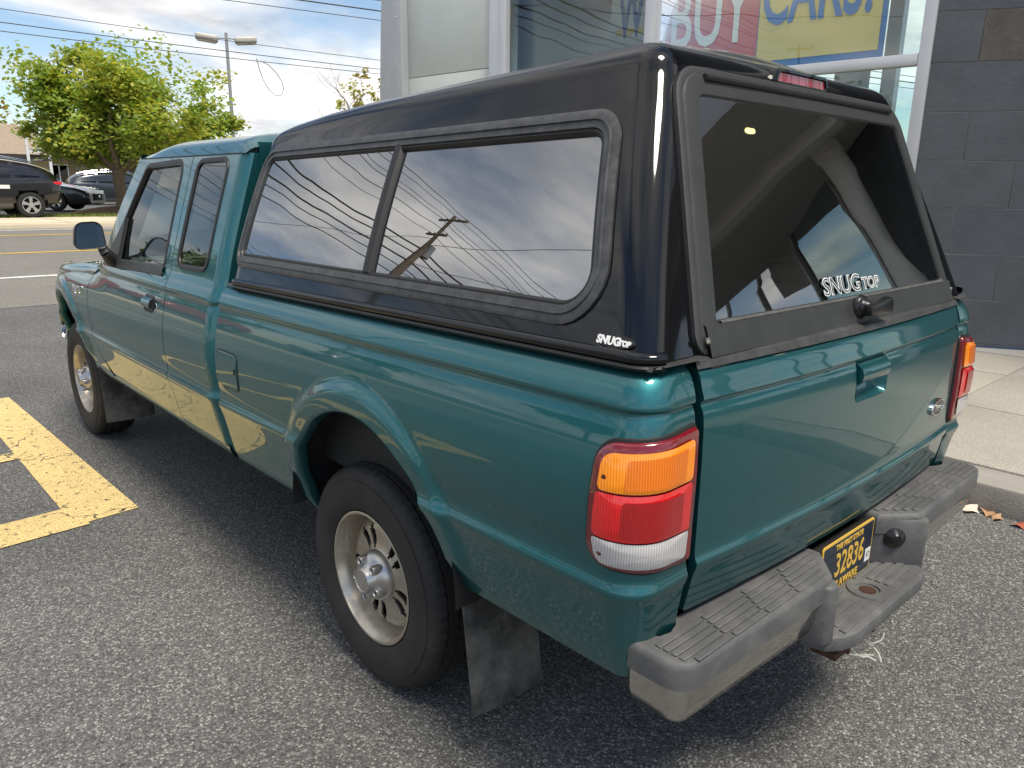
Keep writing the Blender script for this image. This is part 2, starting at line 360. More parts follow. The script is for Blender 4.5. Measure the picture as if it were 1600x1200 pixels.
# ground: one sheet to the horizon, rising gently across the street
g = MB(); ys = [-900, -60, -5, 9, 12, 16, 20, 23, 40, 120, 1500]
g.grid(lambda u, v: (u, v, gz(v)), [-900, -60, -12, 12, 60, 900], ys)
tag(g.build('ground', ASPH, smooth=0), kind='structure')
g = MB(); g.grid(lambda u, v: (u, v, gz(v)+.004), [-300, -20, 20, 300], [9.02, 12, 16, 20.02]); tag(g.build('road', ROAD, smooth=0), kind='structure')
# painted lines on the road
def road_line(name, y, wd, m, dy=0.): 
    q = MB(); q.grid(lambda u, v: (u, v+u*dy, gz(v+u*dy)+.009), [-120, -20, 0, 20, 120], [y-wd/2, y+wd/2]); tag(q.build(name, m, smooth=0), kind='structure')
road_line('road_edge_line', 11.6, .15, WHT, .004); road_line('road_centre_line', 14.8, .13, YELR); road_line('road_turn_lane_line', 18.25, .12, YELR); road_line('road_far_edge_line', 19.55, .12, WHT)
# far pavement with kerb, its slabs each a piece
q = MB(); q.box((-120, 20.0, .2), (120, 23.35, .49)); tag(q.build('far_pavement', CONC, smooth=0), kind='structure'); fpav = bpy.data.objects['far_pavement']
FARW = mat('warm_concrete', (.62, .53, .39), .85, var=.1, var_scale=1.5, bump=.2, bump_scale=60)
fk = MB(); fk.box((-120, 19.9, .25), (120, 20.1, .505)); fk.build('kerb', FARW, fpav, bevel=.02)
sl0 = None
for i in range(-6, 16):
    q = MB(); q.box((.008, 20.108, .40), (1.492, 23.33, .52))
    if sl0 is None: sl0 = q.mesh(0)
    s = link('slab', sl0, fpav, FARW); s.location = (i*1.5, 0, random.Random(i).uniform(-.004, .004))
# verge of grass and mulch bed
GR = mat('grass', (.20, .24, .045), .7, var=.45, var_scale=3)
q = MB(); q.grid(lambda u, v: (u, v, .50+.02*math.sin(u*1.3)*math.sin(v*2)), frange(-40, 40, 1), [23.36, 24, 25.3]); q.build('verge', mat('verge_soil', (.13, .14, .035), .9, var=.4), smooth=0); tag(bpy.data.objects['verge'], kind='structure')
rg = random.Random(3); q = MB()
for i in range(9000):
    x = rg.uniform(-4, 16); y = rg.uniform(23.38, 25.2); h = rg.uniform(.05, .13); a = rg.uniform(0, 6.28); wd = .012; l = rg.uniform(-.05, .05)
    c, s = math.cos(a)*wd, math.sin(a)*wd; o = len(q.v); q.v += [(x-c, y-s, .5), (x+c, y+s, .5), (x+l, y+l, .5+h)]; q.f.append((o, o+1, o+2))
tag(q.build('grass', GR, smooth=0), 'rough yellowish grass verge behind the far pavement', 'grass', kind='stuff')
q = MB(); q.grid(lambda u, v: (5.9+u*1.9*math.cos(v), 25.6+u*1.1*math.sin(v), .48+.30*(1-u*u)), frange(0.001, 1, .15), frange(0, 6.2832, .25))
tag(q.build('mulch_bed', mat('mulch', (.085, .05, .032), .95, var=.5, var_scale=14, bump=.8, bump_scale=25)), kind='structure')
# yellow hatched no-parking box beside the truck
def sheet(name, rects, z, m):
    for i, r in enumerate(rects):
        q = MB(); q.add([(x, y, z+.0007*(i % 3)) for x, y in r], [(0, 1, 2, 3)]); yield q
HB = [[(-1.235, 1.795), (-.958, 1.822), (-1.04, 4.42), (-1.262, 4.40)]]
for y0, y1 in ((1.772, 2.032), (2.935, 3.07), (3.98, 4.12)): HB.append([(-2.75, y0-.10), (-1.18, y0), (-1.19, y1), (-2.75, y1-.10)])
HB.append([(-3.02, 1.66), (-2.74, 1.66), (-2.80, 4.3), (-3.07, 4.3)])
for i, r in enumerate(HB):
    q = MB(); q.add([(x, y, .004+.0008*i) for x, y in r], [(0, 1, 2, 3)]); tag(q.build('yellow_marking', YEL, smooth=0), kind='structure')
# near walkway beside the building: kerb stones and slabs
walk = empty('walkway'); tag(walk, kind='structure')
def wedge(x0, x1, y0, y1, z0, z1): q = MB(); q.box((x0, y0, z0), (x1, y1, z1)); return q
KX = lambda y: 2.10-.03*(y+1)                                     # kerb line, slightly off the truck's axis
CONC2 = mat('kerb_concrete', (.30, .28, .25), .85, var=.14, var_scale=3, bump=.3, bump_scale=90)
for i in range(-7, 8):
    y0 = i*1.5-.2; q = MB(); x = KX(y0)
    q.prism([(KX(y0+.006), y0+.006), (KX(y0)+.24, y0+.006), (KX(y0)+.24, y0+1.494), (KX(y0+1.494), y0+1.494)], -.1, .142); q.build('kerb_stone', CONC2, walk, bevel=.018)
for i in range(-7, 8):
    for j in range(4):
        y0 = i*1.5-.2; xa = KX(y0)+.252+j*1.22; q = MB()
        q.prism([(xa, y0+.005), (xa+1.21, y0+.005), (xa+1.21, y0+1.495), (xa, y0+1.495)], .05, .145+random.Random(i*7+j).uniform(-.002, .002)); q.build('paving_slab', CONC, walk, bevel=.006)
q = MB(); q.box((KX(-10)+.05, -10.6, -.1), (9.5, 11.7, .137)); q.build('walk_base', CONC2, walk, smooth=0)
# leaves blown against the kerb
LF = [mat('leaf_tan', (.42, .24, .12), .7), mat('leaf_pale', (.62, .55, .45), .7), mat('leaf_red', (.36, .09, .05), .7)]
for i, (x, y, k, s) in enumerate([(2.07, -.74, 0, .03), (2.05, -.80, 1, .045), (2.07, -.87, 0, .035), (2.04, -.92, 0, .03), (2.03, -1.02, 2, .04), (2.06, -1.12, 2, .03), (2.02, -1.25, 0, .04)]):
    rr = random.Random(i); q = MB(); n = 9; pts = []
    for a in range(n): t = 2*math.pi*a/n; pts.append(Vector((math.cos(t)*s*(1.3 if a % 2 else .8), math.sin(t)*s*(.8 if a % 2 else .5), .012*math.sin(2*t)+.006+rr.uniform(0, .006))))
    q.add(pts+[Vector((0, 0, .012))], [(a, (a+1) % n, n) for a in range(n)]); o = q.build('fallen_leaf', LF[k]); o.location = (x, y, .004); o.rotation_euler = (rr.uniform(-.2, .2), rr.uniform(-.2, .2), rr.uniform(0, 6))
    tag(o, ['tan', 'pale', 'red'][k]+' dry leaf against the kerb, %s along from the truck bumper' % ['first', 'second', 'third', 'fourth', 'fifth', 'sixth', 'seventh'][i], 'leaf', 'dry leaves blown against the kerb')
# ------------------------------------------------------------------ dealership building
J = Vector((5.375, .915, 0)); DW = Vector((math.sin(R(31.5)), -math.cos(R(31.5)), 0)); DS = Vector((-math.sin(R(5)), math.cos(R(5)), 0))
NS = Vector((-DS.y, DS.x, 0)); NW = Vector((DW.y, -DW.x, 0)); UP = Vector((0, 0, 1))      # outward normals
FS = Matrix((DS, -NS, UP)).transposed().to_4x4(); FS.translation = J                       # local: x along, y inwards, z up
FW = Matrix((DW, -NW, UP)).transposed().to_4x4(); FW.translation = J
bld = empty('dealership_building', J); tag(bld, 'dealership building with silver framed storefront and dark grey slate wall', 'building')
def bpart(name, mb, m, **k):
    o = mb.build(name, m, None, **k); o.parent = bld; o.matrix_parent_inverse = Matrix.Translation(-J); return o
ALU = mat('aluminium', (.62, .62, .63), .38, .35, var=.06, var_scale=2)
SLATE = mat('slate', (.072, .079, .091), .55, var=.20, var_scale=2.2, bump=.35, bump_scale=22, dirt=((.10, .10, .105), .35, 6))
SLATE2 = mat('slate_blue', (.066, .075, .091), .5, var=.22, var_scale=1.5, bump=.35, bump_scale=18, dirt=((.09, .095, .105), .3, 5))
SLATEB = mat('slate_brown', (.088, .076, .070), .6, var=.2, var_scale=3, bump=.4, bump_scale=20, dirt=((.12, .105, .09), .4, 7))
MORT = mat('mortar', (.42, .42, .42), .9)
q = MB(); q.box((.015, .011, -.1), (5.6, .4, 9), FW); sw = bpart('slate_wall', q, MORT, smooth=0)
rr = random.Random(11)
for row in range(13):
    z0 = .185+.3985*(row-1)+.0; off = (.36-.8) if row % 2 else (.765-.8)
    for k in range(8):
        a = off+.8*k; b = a+.8; a = max(a, .0)+.003; b -= .003; b = min(b, 5.58)
        if b-a < .05: continue
        q = MB(); d = rr.uniform(0, .004); q.box((a, -.0+d, z0+.003), (b, .0105, z0+.3955), FW)
        o = q.build('slate_tile', SLATEB if (row == 7 and k == 1) else rr.choice([SLATE, SLATE2, SLATE]), sw, bevel=.002, seg=1); o.matrix_parent_inverse = sw.matrix_world.inverted()
q = MB(); q.box((.0, -.004, 5.37), (5.6, .0105, 9), FW); q.box((5.6, -.004, 4.9), (13, .3, 9), FW); bpart('upper_cladding', q, SLATE, smooth=0)
q = MB(); q.box((.0, -.02, .13), (13, .03, .175), FW); bpart('base_flashing', q, mat('flashing', (.06, .09, .16), .4, .5), smooth=0)
# storefront: frames and panes
for nm, s0, s1, z0, z1, d0, d1 in [('frame_jamb', .0, .10, .13, 5.2, -.03, .10), ('mullion', 2.77, 2.88, .13, 5.2, -.05, .12), ('mullion', 4.92, 5.03, .13, 5.2, -.05, .12), ('corner_jamb', 5.03, 5.24, .13, 5.2, -.02, .30),
        ('transom', .10, 2.77, 2.566, 2.66, -.03, .08), ('transom', 2.88, 4.92, 2.566, 2.66, -.03, .08), ('sill', .10, 4.92, .13, .24, -.03, .10), ('head', .10, 4.92, 5.1, 5.2, -.03, .10)]:
    q = MB(); q.box((s0+.001, d0, z0), (s1-.001, d1, z1), FS); bpart(nm, q, ALU, bevel=.006)
SG = glass('storefront_glass', (.92, .98, .95), 1.8, wave=.003, wave_scale=1.2)
for s0, s1, z0, z1 in [(.10, 2.77, .24, 2.566), (.10, 2.77, 2.66, 5.1), (2.88, 4.92, .24, 2.566), (2.88, 4.92, 2.66, 5.1)]:
    q = MB(); q.grid(lambda u, v: FS @ Vector((u, .03, v)), [s0, s1], [z0, z1]); bpart('storefront_pane', q, SG, smooth=0)
for k in range(4):
    q = MB(); q.grid(lambda u, v: FW @ Vector((u, .03, v)), [5.66+1.85*k, 5.66+1.85*k+1.79], [.24, 4.9]); bpart('storefront_pane', q, SG, smooth=0)
    q = MB(); q.box((5.60+1.85*k, -.03, .13), (5.66+1.85*k, .10, 4.9), FW); bpart('mullion', q, ALU, bevel=.006)
PANEL = mat('opal_panel', (.60, .63, .58), .35, coat=.3, var=.05, var_scale=1.2)
for z0, z1 in ((.13, 1.5), (1.5, 3.0), (3.0, 4.6), (4.6, 6.2)):
    q = MB(); q.box((5.245, .03, z0+.004), (6.885, .09, z1-.004), FS); bpart('opal_panel', q, PANEL, bevel=.004)
q = MB(); q.prism([(6.89, .13), (7.50, .13), (7.40, 2.9), (7.22, 5.5), (7.15, 9), (6.89, 9)], -.10, .5, FS @ Matrix(((1, 0, 0, 0), (0, 0, 1, 0), (0, 1, 0, 0), (0, 0, 0, 1)))); bpart('corner_post', q, mat('post_metal', (.50, .51, .52), .45, .2, var=.05), bevel=.01)
for z in (2.6, 3.2, 3.8, 4.4):
    q = MB(); q.lathe([(-.112, .0), (-.112, .012), (-.1, .014)], 10, 'y'); o = bpart('rivet', q, ALU)
    o.data.transform(FS @ Matrix.Translation((7.0, 0, z)))
INT = mat('interior_wall', (.78, .75, .68), .8, var=.08, var_scale=.7)
q = MB(); q.box((5.0, .55, 0), (7.1, .6, 9), FS); q.box((7.05, .4, 0), (7.15, 12, 9), FS); bpart('end_wall', q, INT, smooth=0)
q = MB(); q.box((-8, 5.2, .1), (7.05, 5.4, .9), FS); q.box((-8, 5.2, 4.7), (7.05, 5.4, 8.9), FS); bpart('back_wall', q, INT, smooth=0)
for k in range(9):
    q = MB(); q.box((-8+1.65*k, 5.2, .9), (-7.8+1.65*k, 5.4, 4.7), FS); bpart('back_mullion', q, ALU, smooth=0)
    if k < 8: q = MB(); q.grid(lambda u, v: FS @ Vector((u, 5.3, v)), [-7.8+1.65*k, -8+1.65*(k+1)], [.9, 4.7]); bpart('back_pane', q, glass('back_glass', (.8, .92, .88), 1.5), smooth=0)
q = MB(); q.box((-6, .13, 5.2), (7.05, 5.2, 5.35), FS); bpart('ceiling', q, mat('ceiling_white', (.7, .7, .68), .9), smooth=0)
q = MB(); q.box((-1.5, .13, -.1), (7.05, 5.2, .16), FS); bpart('showroom_floor', q, mat('showroom_tile', (.5, .48, .44), .3), smooth=0)
q = MB(); q.box((0, -.04, 5.2), (6.89, .4, 9), FS); bpart('fascia', q, ALU, bevel=.01)
q = MB(); q.box((-8, -.1, 9), (7.3, 12, 9.3), FS); bpart('roof', q, MORT, smooth=0)
for s in (1.2, 3.7):
    q = MB(); q.box((s, 1.8, .16), (s+.3, 2.1, 5.2), FS); bpart('interior_column', q, mat('column_white', (.72, .74, .70), .6), bevel=.01)
# window banner hung inside the glass
ban = empty('window_banner', FS @ Vector((1.9, .2, 2.6))); tag(ban, 'painted WE BUY CARS! banner hanging inside the storefront glass', 'banner')
def bnpart(name, s0, s1, z0, z1, d, m):
    q = MB(); q.box((s0, d, z0), (s1, d+.004, z1), FS); o = q.build(name, m, None, smooth=0); o.parent = ban; o.matrix_parent_inverse = ban.matrix_world.inverted(); return o
bpy.context.view_layer.update()
BRED = mat('banner_red', (.62, .13, .12), .6); BYEL = mat('banner_yellow', (.80, .62, .20), .6); BBLU = mat('banner_blue', (.06, .20, .50), .6); BWHT = mat('banner_white', (.80, .82, .80), .6)
bnpart('border_panel', .47, 1.70, 2.69, 3.75, .206, BBLU); bnpart('yellow_panel', .52, 1.69, 2.76, 3.75, .200, BYEL); bnpart('red_panel', 1.70, 2.76, 2.80, 3.75, .198, BRED); bnpart('white_panel', 2.76, 3.50, 2.9, 3.75, .204, BWHT); bnpart('stripe', 2.92, 3.42, 3.19, 3.26, .200, BYEL)
for txt, s, z, size, m, sx in [('WE', 3.14, 3.40, .76, BBLU, .44), ('BUY', 2.25, 3.24, .86, BWHT, .58), ('CARS!', 1.13, 3.34, .80, BBLU, .50)]:
    o = lettering('lettering', txt, size, -DS, UP, FS @ Vector((s, .192, z)), m, None, bold=.012, sx=sx); o.parent = ban; o.matrix_parent_inverse = ban.matrix_world.inverted()
# entrance canopy behind the photographer (seen mirrored in the rear glass)
can = empty('entrance_canopy', (7.2, -3.25, .14)); tag(can, 'flat entrance canopy on round white columns mirrored in the truck rear glass', 'canopy')
bpy.context.view_layer.update()
def cpart(name, mb, m, **k): o = mb.build(name, m, None, **k); o.parent = can; o.matrix_parent_inverse = can.matrix_world.inverted(); return o
q = MB(); q.box((4.6, -12, 4.22), (10, -2.6, 4.5)); cpart('soffit', q, mat('soffit_grey', (.50, .52, .51), .7), smooth=0)
q = MB(); q.box((4.5, -12.1, 4.2), (4.6, -2.5, 4.75)); q.box((4.6, -2.6, 4.2), (10, -2.5, 4.75)); cpart('fascia', q, ALU, bevel=.01)
q = MB(); q.box((6.25, -12, 4.02), (6.55, -2.61, 4.22)); cpart('beam', q, mat('beam_white', (.66, .67, .67), .5), bevel=.01)
for y in (-3.25, -8.0):
    q = MB(); q.lathe([(.14, 0), (.14, .25), (.2, .25), (.22, .19), (4.05, .19), (4.07, .22), (4.22, .22)], 32, 'z', (7.2, y, 0)); cpart('column', q, mat('column_paint', (.78, .79, .78), .5))
q = MB(); q.lathe([(4.215, 0.001), (4.215, .12)], 24, 'z', (5.25, -3.25, 0)); cpart('downlight', q, mat('downlight_lens', (1, .9, .5), .5, emit=(1, .86, .35), estr=2.2))
# ================================================================== PICKUP TRUCK (rear axle at y=0, facing +y, x<0 is its left side)
truck = empty('pickup_truck', (0, 0, 0)); tag(truck, 'teal green extended cab pickup truck with black fibreglass bed cap, parked beside the walkway', 'pickup truck')
def paint_mat():
    m = mat('teal_paint', (.018, .136, .152), .46, .82, coat=1., coat_rough=.025, spec=.5)
    t = m.node_tree; b = t.nodes['Principled BSDF']; N = t.nodes.new; L = t.links.new
    tcn = N('ShaderNodeTexCoord'); n = N('ShaderNodeTexNoise'); n.inputs['Scale'].default_value = 900; n.inputs['Detail'].default_value = 1; L(tcn.outputs['Object'], n.inputs['Vector'])
    bp = N('ShaderNodeBump'); bp.inputs['Strength'].default_value = .05; bp.inputs['Distance'].default_value = .001; L(n.outputs['Fac'], bp.inputs['Height']); L(bp.outputs[0], b.inputs['Normal'])
    # road dust thickening on the lowest panels
    sx = N('ShaderNodeSeparateXYZ'); L(tcn.outputs['Object'], sx.inputs[0]); mr = N('ShaderNodeMapRange'); mr.inputs['From Min'].default_value = .78; mr.inputs['From Max'].default_value = .46; L(sx.outputs[2], mr.inputs[0])
    d = N('ShaderNodeTexNoise'); d.inputs['Scale'].default_value = 3; d.inputs['Detail'].default_value = 6; d.inputs['Roughness'].default_value = .6; L(tcn.outputs['Object'], d.inputs['Vector'])
    d2 = N('ShaderNodeMapRange'); d2.inputs['From Min'].default_value = .38; d2.inputs['From Max'].default_value = .75; d2.inputs['To Max'].default_value = .28; L(d.outputs['Fac'], d2.inputs[0])
    mu = N('ShaderNodeMath'); mu.operation = 'MULTIPLY'; L(mr.outputs[0], mu.inputs[0]); L(d2.outputs[0], mu.inputs[1])
    ad = N('ShaderNodeMath'); ad.operation = 'MULTIPLY'; L(mu.outputs[0], ad.inputs[0]); ad.inputs[1].default_value = .9
    mx_ = N('ShaderNodeMix'); mx_.data_type = 'RGBA'; L(ad.outputs[0], mx_.inputs[0]); mx_.inputs[6].default_value = (.018, .136, .152, 1); mx_.inputs[7].default_value = (.13, .13, .12, 1); L(mx_.outputs[2], b.inputs['Base Color'])
    cr = N('ShaderNodeMapRange'); cr.inputs['To Min'].default_value = .025; cr.inputs['To Max'].default_value = .3; L(ad.outputs[0], cr.inputs[0]); L(cr.outputs[0], b.inputs['Coat Roughness'])
    return m
TEAL = paint_mat()
BLK = mat('black_gelcoat', (.0045, .0048, .006), .3, 0, coat=1., coat_rough=.05, spec=0.)
def streaky(m):
    # faint vertical unevenness of the moulded gelcoat
    t = m.node_tree; b = t.nodes['Principled BSDF']; N = t.nodes.new; L = t.links.new; tcn = N('ShaderNodeTexCoord'); mp = N('ShaderNodeMapping'); mp.inputs['Scale'].default_value = (55, 55, 2.2); L(tcn.outputs['Object'], mp.inputs[0])
    n = N('ShaderNodeTexNoise'); n.inputs['Scale'].default_value = 1; n.inputs['Detail'].default_value = 3; L(mp.outputs[0], n.inputs['Vector']); bp = N('ShaderNodeBump'); bp.inputs['Strength'].default_value = .5; bp.inputs['Distance'].default_value = .0011; L(n.outputs['Fac'], bp.inputs['Height']); L(bp.outputs[0], b.inputs['Coat Normal'])
TRIM = mat('grey_trim', (.040, .040, .041), .55, var=.25, var_scale=14, bump=.15, bump_scale=200, dirt=((.16, .16, .155), .35, 18))
SEAL = mat('rubber_seal', (.012, .012, .012), .5)
DARK = mat('underbody_black', (.010, .010, .010), .8)
PLAST = mat('dark_plastic', (.030, .031, .032), .5, var=.15, var_scale=20, bump=.12, bump_scale=300, dirt=((.07, .07, .07), .3, 9))
CHR = mat('chrome', (.75, .75, .74), .10, 1.)
# ---- common body section: half width against height
PROF = [(.44, .795), (.47, .822), (.50, .835), (.55, .848), (.60, .859), (.645, .869), (.675, .8775), (.690, .8835), (.700, .8865), (.708, .8855), (.718, .8805), (.730, .8775), (.745, .8772), (.77, .8800), (.81, .8855), (.86, .8865), (.90, .8845), (.94, .8795), (.98, .8720), (1.01, .8655), (1.035, .8590), (1.050, .8535), (1.056, .8535), (1.061, .8575), (1.066, .8585), (1.08, .8545), (1.10, .8455)]
def hwp(z): return cubic(PROF, z)
ROWS = [.44, .455, .47, .485] + frange(.50, .66, .0125)[0:] + [.675, .683, .69, .695, .70, .705, .71, .716, .724, .733, .745] + frange(.757, 1.0, .0122) + [1.012, 1.024, 1.035, 1.043, 1.05, 1.054, 1.057, 1.06, 1.063, 1.067, 1.073, 1.081, 1.09, 1.10]
def flare(y, z, cy, cz, r, h=.015):
    e = math.hypot(y-cy, z-cz)-r
    return h*(1-sstep(.045, .085, e))*sstep(-.03, .05, z-.56) if e < .09 else 0
def lift(y): return .018*(.9-y) if y < .9 else 0
# ---- bed side panel, wrapping round the rear corner
RC, YC, YB = .075, -.957, .905
AR_R = (-.05, .485, .405)
S1 = YB-YC; S2 = S1+.12; S3 = S2+.10
RAIL = [(1.10, .8455, 1.10), (1.112, .838, 1.112), (1.124, .828, 1.122), (1.136, .815, 1.130), (1.148, .800, 1.134), (1.16, .785, 1.136), (1.20, .745, 1.136)]
def bed_sec(v):
    if v <= 1.10: return hwp(v), v
    return interp([(a, b) for a, b, c in RAIL], v), interp([(a, c) for a, b, c in RAIL], v)
def rear_prof(z):
    """how far the rear face stands out, by height (before lift)"""
    return cubic([(.44, -.045), (.50, -.028), (.60, -.014), (.68, -.002), (.705, .006), (.72, .001), (.74, -.002), (.9, 0), (1.0, -.003), (1.045, -.008), (1.056, -.014), (1.064, -.007), (1.10, -.016), (1.12, -.026), (1.14, -.05)], z)
def bed_surf(s, v, off=0.):
    hw, z = bed_sec(v); 
    if s <= S1:
        y = YB-s; hw += flare(y, z+lift(y), *AR_R[:1], AR_R[1]+.0, AR_R[2]); nx, ny = 1, 0
        # tuck the front edge in a touch
        return Vector((-(hw+off), y, z+lift(y)))
    if s <= S2:
        a = (s-S1)/(S2-S1)*math.pi/2; rr_ = RC+off; x = hw-RC+rr_*math.cos(a); y = YC-(rr_+rear_prof(z))*math.sin(a) if True else 0
        return Vector((-x, y, z+lift(y)))
    t = (s-S2)/(S3-S2); x = lerp(hw-RC, .713, t); y = YC-RC-rear_prof(z)-off+.002*t*t
    return Vector((-x, y, z+lift(y)))
def bed_sdf(s, v):
    y = YB-min(s, S1); z = bed_sec(v)[1]; zz = z+lift(y)
    d = math.hypot(y-AR_R[0], zz-AR_R[1])-AR_R[2]
    if zz < AR_R[1]: d = abs(y-AR_R[0])-AR_R[2] if y > AR_R[0] else abs(y-AR_R[0])-AR_R[2]-(AR_R[1]-zz)*.1
    bot = .462 if y > AR_R[0] else .496
    return min(d, v-bot)
us = frange(0, S1, .0125)+frange(S1, S2, .01)[1:]+frange(S2, S3, .0125)[1:]
V, F = panel(us, ROWS+[a for a, b, c in RAIL[1:]], bed_surf, bed_sdf, lambda v: (-.002, .03, 0) if v.y < -1.0 and v.x > -.722 else (.014, 0, 0))
# left panel gets a fuel door: built as its own inset piece
both('bedside_panel', V, F, TEAL, truck, 30)
# folded arch lip
def arch_lip(name, cy, cz, r, hwf, parent, z0a, z0b, lf):
    pts = []
    for a in [R(q) for q in range(-6, 187, 4)]:
        y = cy+r*math.cos(a); z = cz+r*math.sin(a); pts.append((y, z))
    mb = MB(); mb.loops([[Vector((-(hwf(y, z)+.001-i[1]), cy+(y-cy)*i[0], cz+(z-cz)*i[0])) for y, z in pts] for i in ((1.0, .0), (.985, .003), (.972, .012), (.972, .04))], close=False)
    V, F = mb.v, mb.f; both(name, V, F, TEAL, parent, 50)
arch_lip('arch_lip', *AR_R, lambda y, z: bed_sec(max(.44, z-lift(y)))[0]+flare(y, z, *AR_R), truck, 0, 0, 1)
# fuel filler door (left side only)
q = MB(); fp = [(.715, .785), (.878, .785), (.878, .912), (.715, .912)]
def fsurf(u, v, h): p = bed_surf(YB-u, v-lift(u)); return p+Vector((-h, 0, 0))
fd = frame_ring('fuel_door', fp, .022, [(0, -.001), (0, .0030), (.002, .0042)], fsurf, TEAL, truck)
pane('fuel_door_skin', fp, .022, .002, .0042, fsurf, TEAL, fd); frame_ring('fuel_door_gap', fp, .024, [(-.006, .0006), (-.005, .0022), (0, .0024)], fsurf, SEAL, fd)
q = MB(); q.tube([fsurf(.728, .845, .002), fsurf(.728, .865, .002)], .006, 6); q.build('finger_notch', SEAL, fd)
# ---- tailgate
def tg_prof(z): return cubic([(.63, -.022), (.66, -.014), (.70, -.006), (.735, .001), (.750, .0065), (.760, .0075), (.768, .003), (.785, .0), (.92, 0), (1.04, -.002), (1.075, -.006), (1.088, -.013), (1.094, -.013), (1.100, -.006), (1.118, -.012), (1.145, -.020), (1.158, -.030), (1.168, -.05)], z)
def tg_surf(x, z, off=0.): return Vector((x, -1.062+.028*(x/.69)**2-tg_prof(z)-off, z))
def rbox(u, v, cx, cy, hx, hy, r): 
    a, b = abs(u-cx)-hx+r, abs(v-cy)-hy+r; return math.hypot(max(a, 0), max(b, 0))+min(max(a, b), 0)-r
HC = (0.005, 1.040, .092, .050)
TGW = .692
def tg_sdf(x, z): return min(-rbox(x, z, 0, .9045, TGW, .2645, .012), rbox(x, z, *HC, .018))
zr = sorted(set([.632, .64]+frange(.65, .73, .0125)+[.738, .744, .75, .755, .76, .764, .768, .775, .785]+frange(.797, 1.07, .0125)+[1.076, 1.082, 1.088, 1.091, 1.094, 1.097, 1.10, 1.108, 1.118, 1.128, 1.137, 1.147, 1.156, 1.165, 1.172]))
V, F = panel(frange(-.7, .7, .0125), zr, tg_surf, tg_sdf, (0, .02, 0)); tg = link('tailgate', mesh(V, F, 30), truck, TEAL)
q = MB(); hp = [(HC[0]-HC[2], HC[1]-HC[3]), (HC[0]+HC[2], HC[1]-HC[3]), (HC[0]+HC[2], HC[1]+HC[3]), (HC[0]-HC[2], HC[1]+HC[3])]
frame_ring('handle_pocket', hp, .018, [(0, .0005), (.003, -.004), (.012, -.022), (.03, -.030), (.048, -.031)], lambda u, v, h: tg_surf(u, v, h), TEAL, tg)
q = MB(); q.box((-.05, 0, -.012), (.06, .004, .012)); 
q = MB(); q.grid(lambda u, v: tg_surf(u, 1.06+.026*math.cos(v), -.004+.016*math.sin(v)), frange(-.074, .086, .02), frange(0, math.pi, .35)); q.grid(lambda u, v: tg_surf(u, 1.034, lerp(-.004, -.02, v)), [-.074, .086], [0, 1]); q.add([tg_surf(-.074, 1.06+.026*math.cos(t), -.004+.016*math.sin(t)) for t in frange(0, math.pi, .35)], [tuple(range(10))]); q.build('tailgate_handle', TEAL, tg)
# oval badge
def oval(a, b, n=32): return [(a*math.cos(2*math.pi*i/n), b*math.sin(2*math.pi*i/n)) for i in range(n)]
def ov(name, a, b, h0, h1, m, parent, cx=.545, cz=.862):
    q = MB(); q.loops([[tg_surf(cx+x*s, cz+z*s, h) for x, z in oval(a, b)] for s, h in ((1, 0), (1, h0), (.93, h1), (.86, h1), (.82, h1-.002))]); return q.build(name, m, parent)
bd = ov('oval_badge', .062, .025, .006, .009, CHR, tg)
q = MB(); q.add([tg_surf(.545+x, .862+z, .0065) for x, z in oval(.053, .021)], [tuple(range(32))]); q.build('badge_field', mat('badge_grey', (.12, .125, .13), .4, .5), bd)
lettering('badge_script', 'Ford', .030, (1, .04, 0), (0, 0, 1), tg_surf(.545, .861, .0075), CHR, bd, extrude=.0008, shear=.3)
q = MB(); q.box((-.69, -.985, .66), (.69, -.95, 1.15)); q.build('tailgate_inner', DARK, tg, smooth=0)
# bed rail caps and tailgate top cap in grey plastic
q = MB(); q.grid(lambda u, v: Vector((-lerp(.785, .825, v)+.0, u, 1.1385+lift(u)+(.004 if 0 < v < 1 else -.004))), frange(.90, -1.0, .05), [0, .15, .85, 1]); 
V, F = q.v, q.f; both('rail_cap', V, F, TRIM, truck)
q = MB(); sec = [(-1.040, 1.158), (-1.034, 1.172), (-1.01, 1.178), (-.94, 1.178)]; q.grid(lambda u, k: Vector((u, sec[k][0]+.026*(u/.69)**2, sec[k][1])), frange(-.70, .70, .05), range(4)); q.build('tailgate_cap', TRIM, tg)
for sx in (-1, 1):
    q = MB(); q.grid(lambda u, v: Vector((sx*lerp(.69, .80, u), lerp(-1.012, -.94, v)-.004*(1-u), 1.176+.001*v)), frange(0, 1, .2), frange(0, 1, .25)); q.build('corner_cap', TRIM, truck)
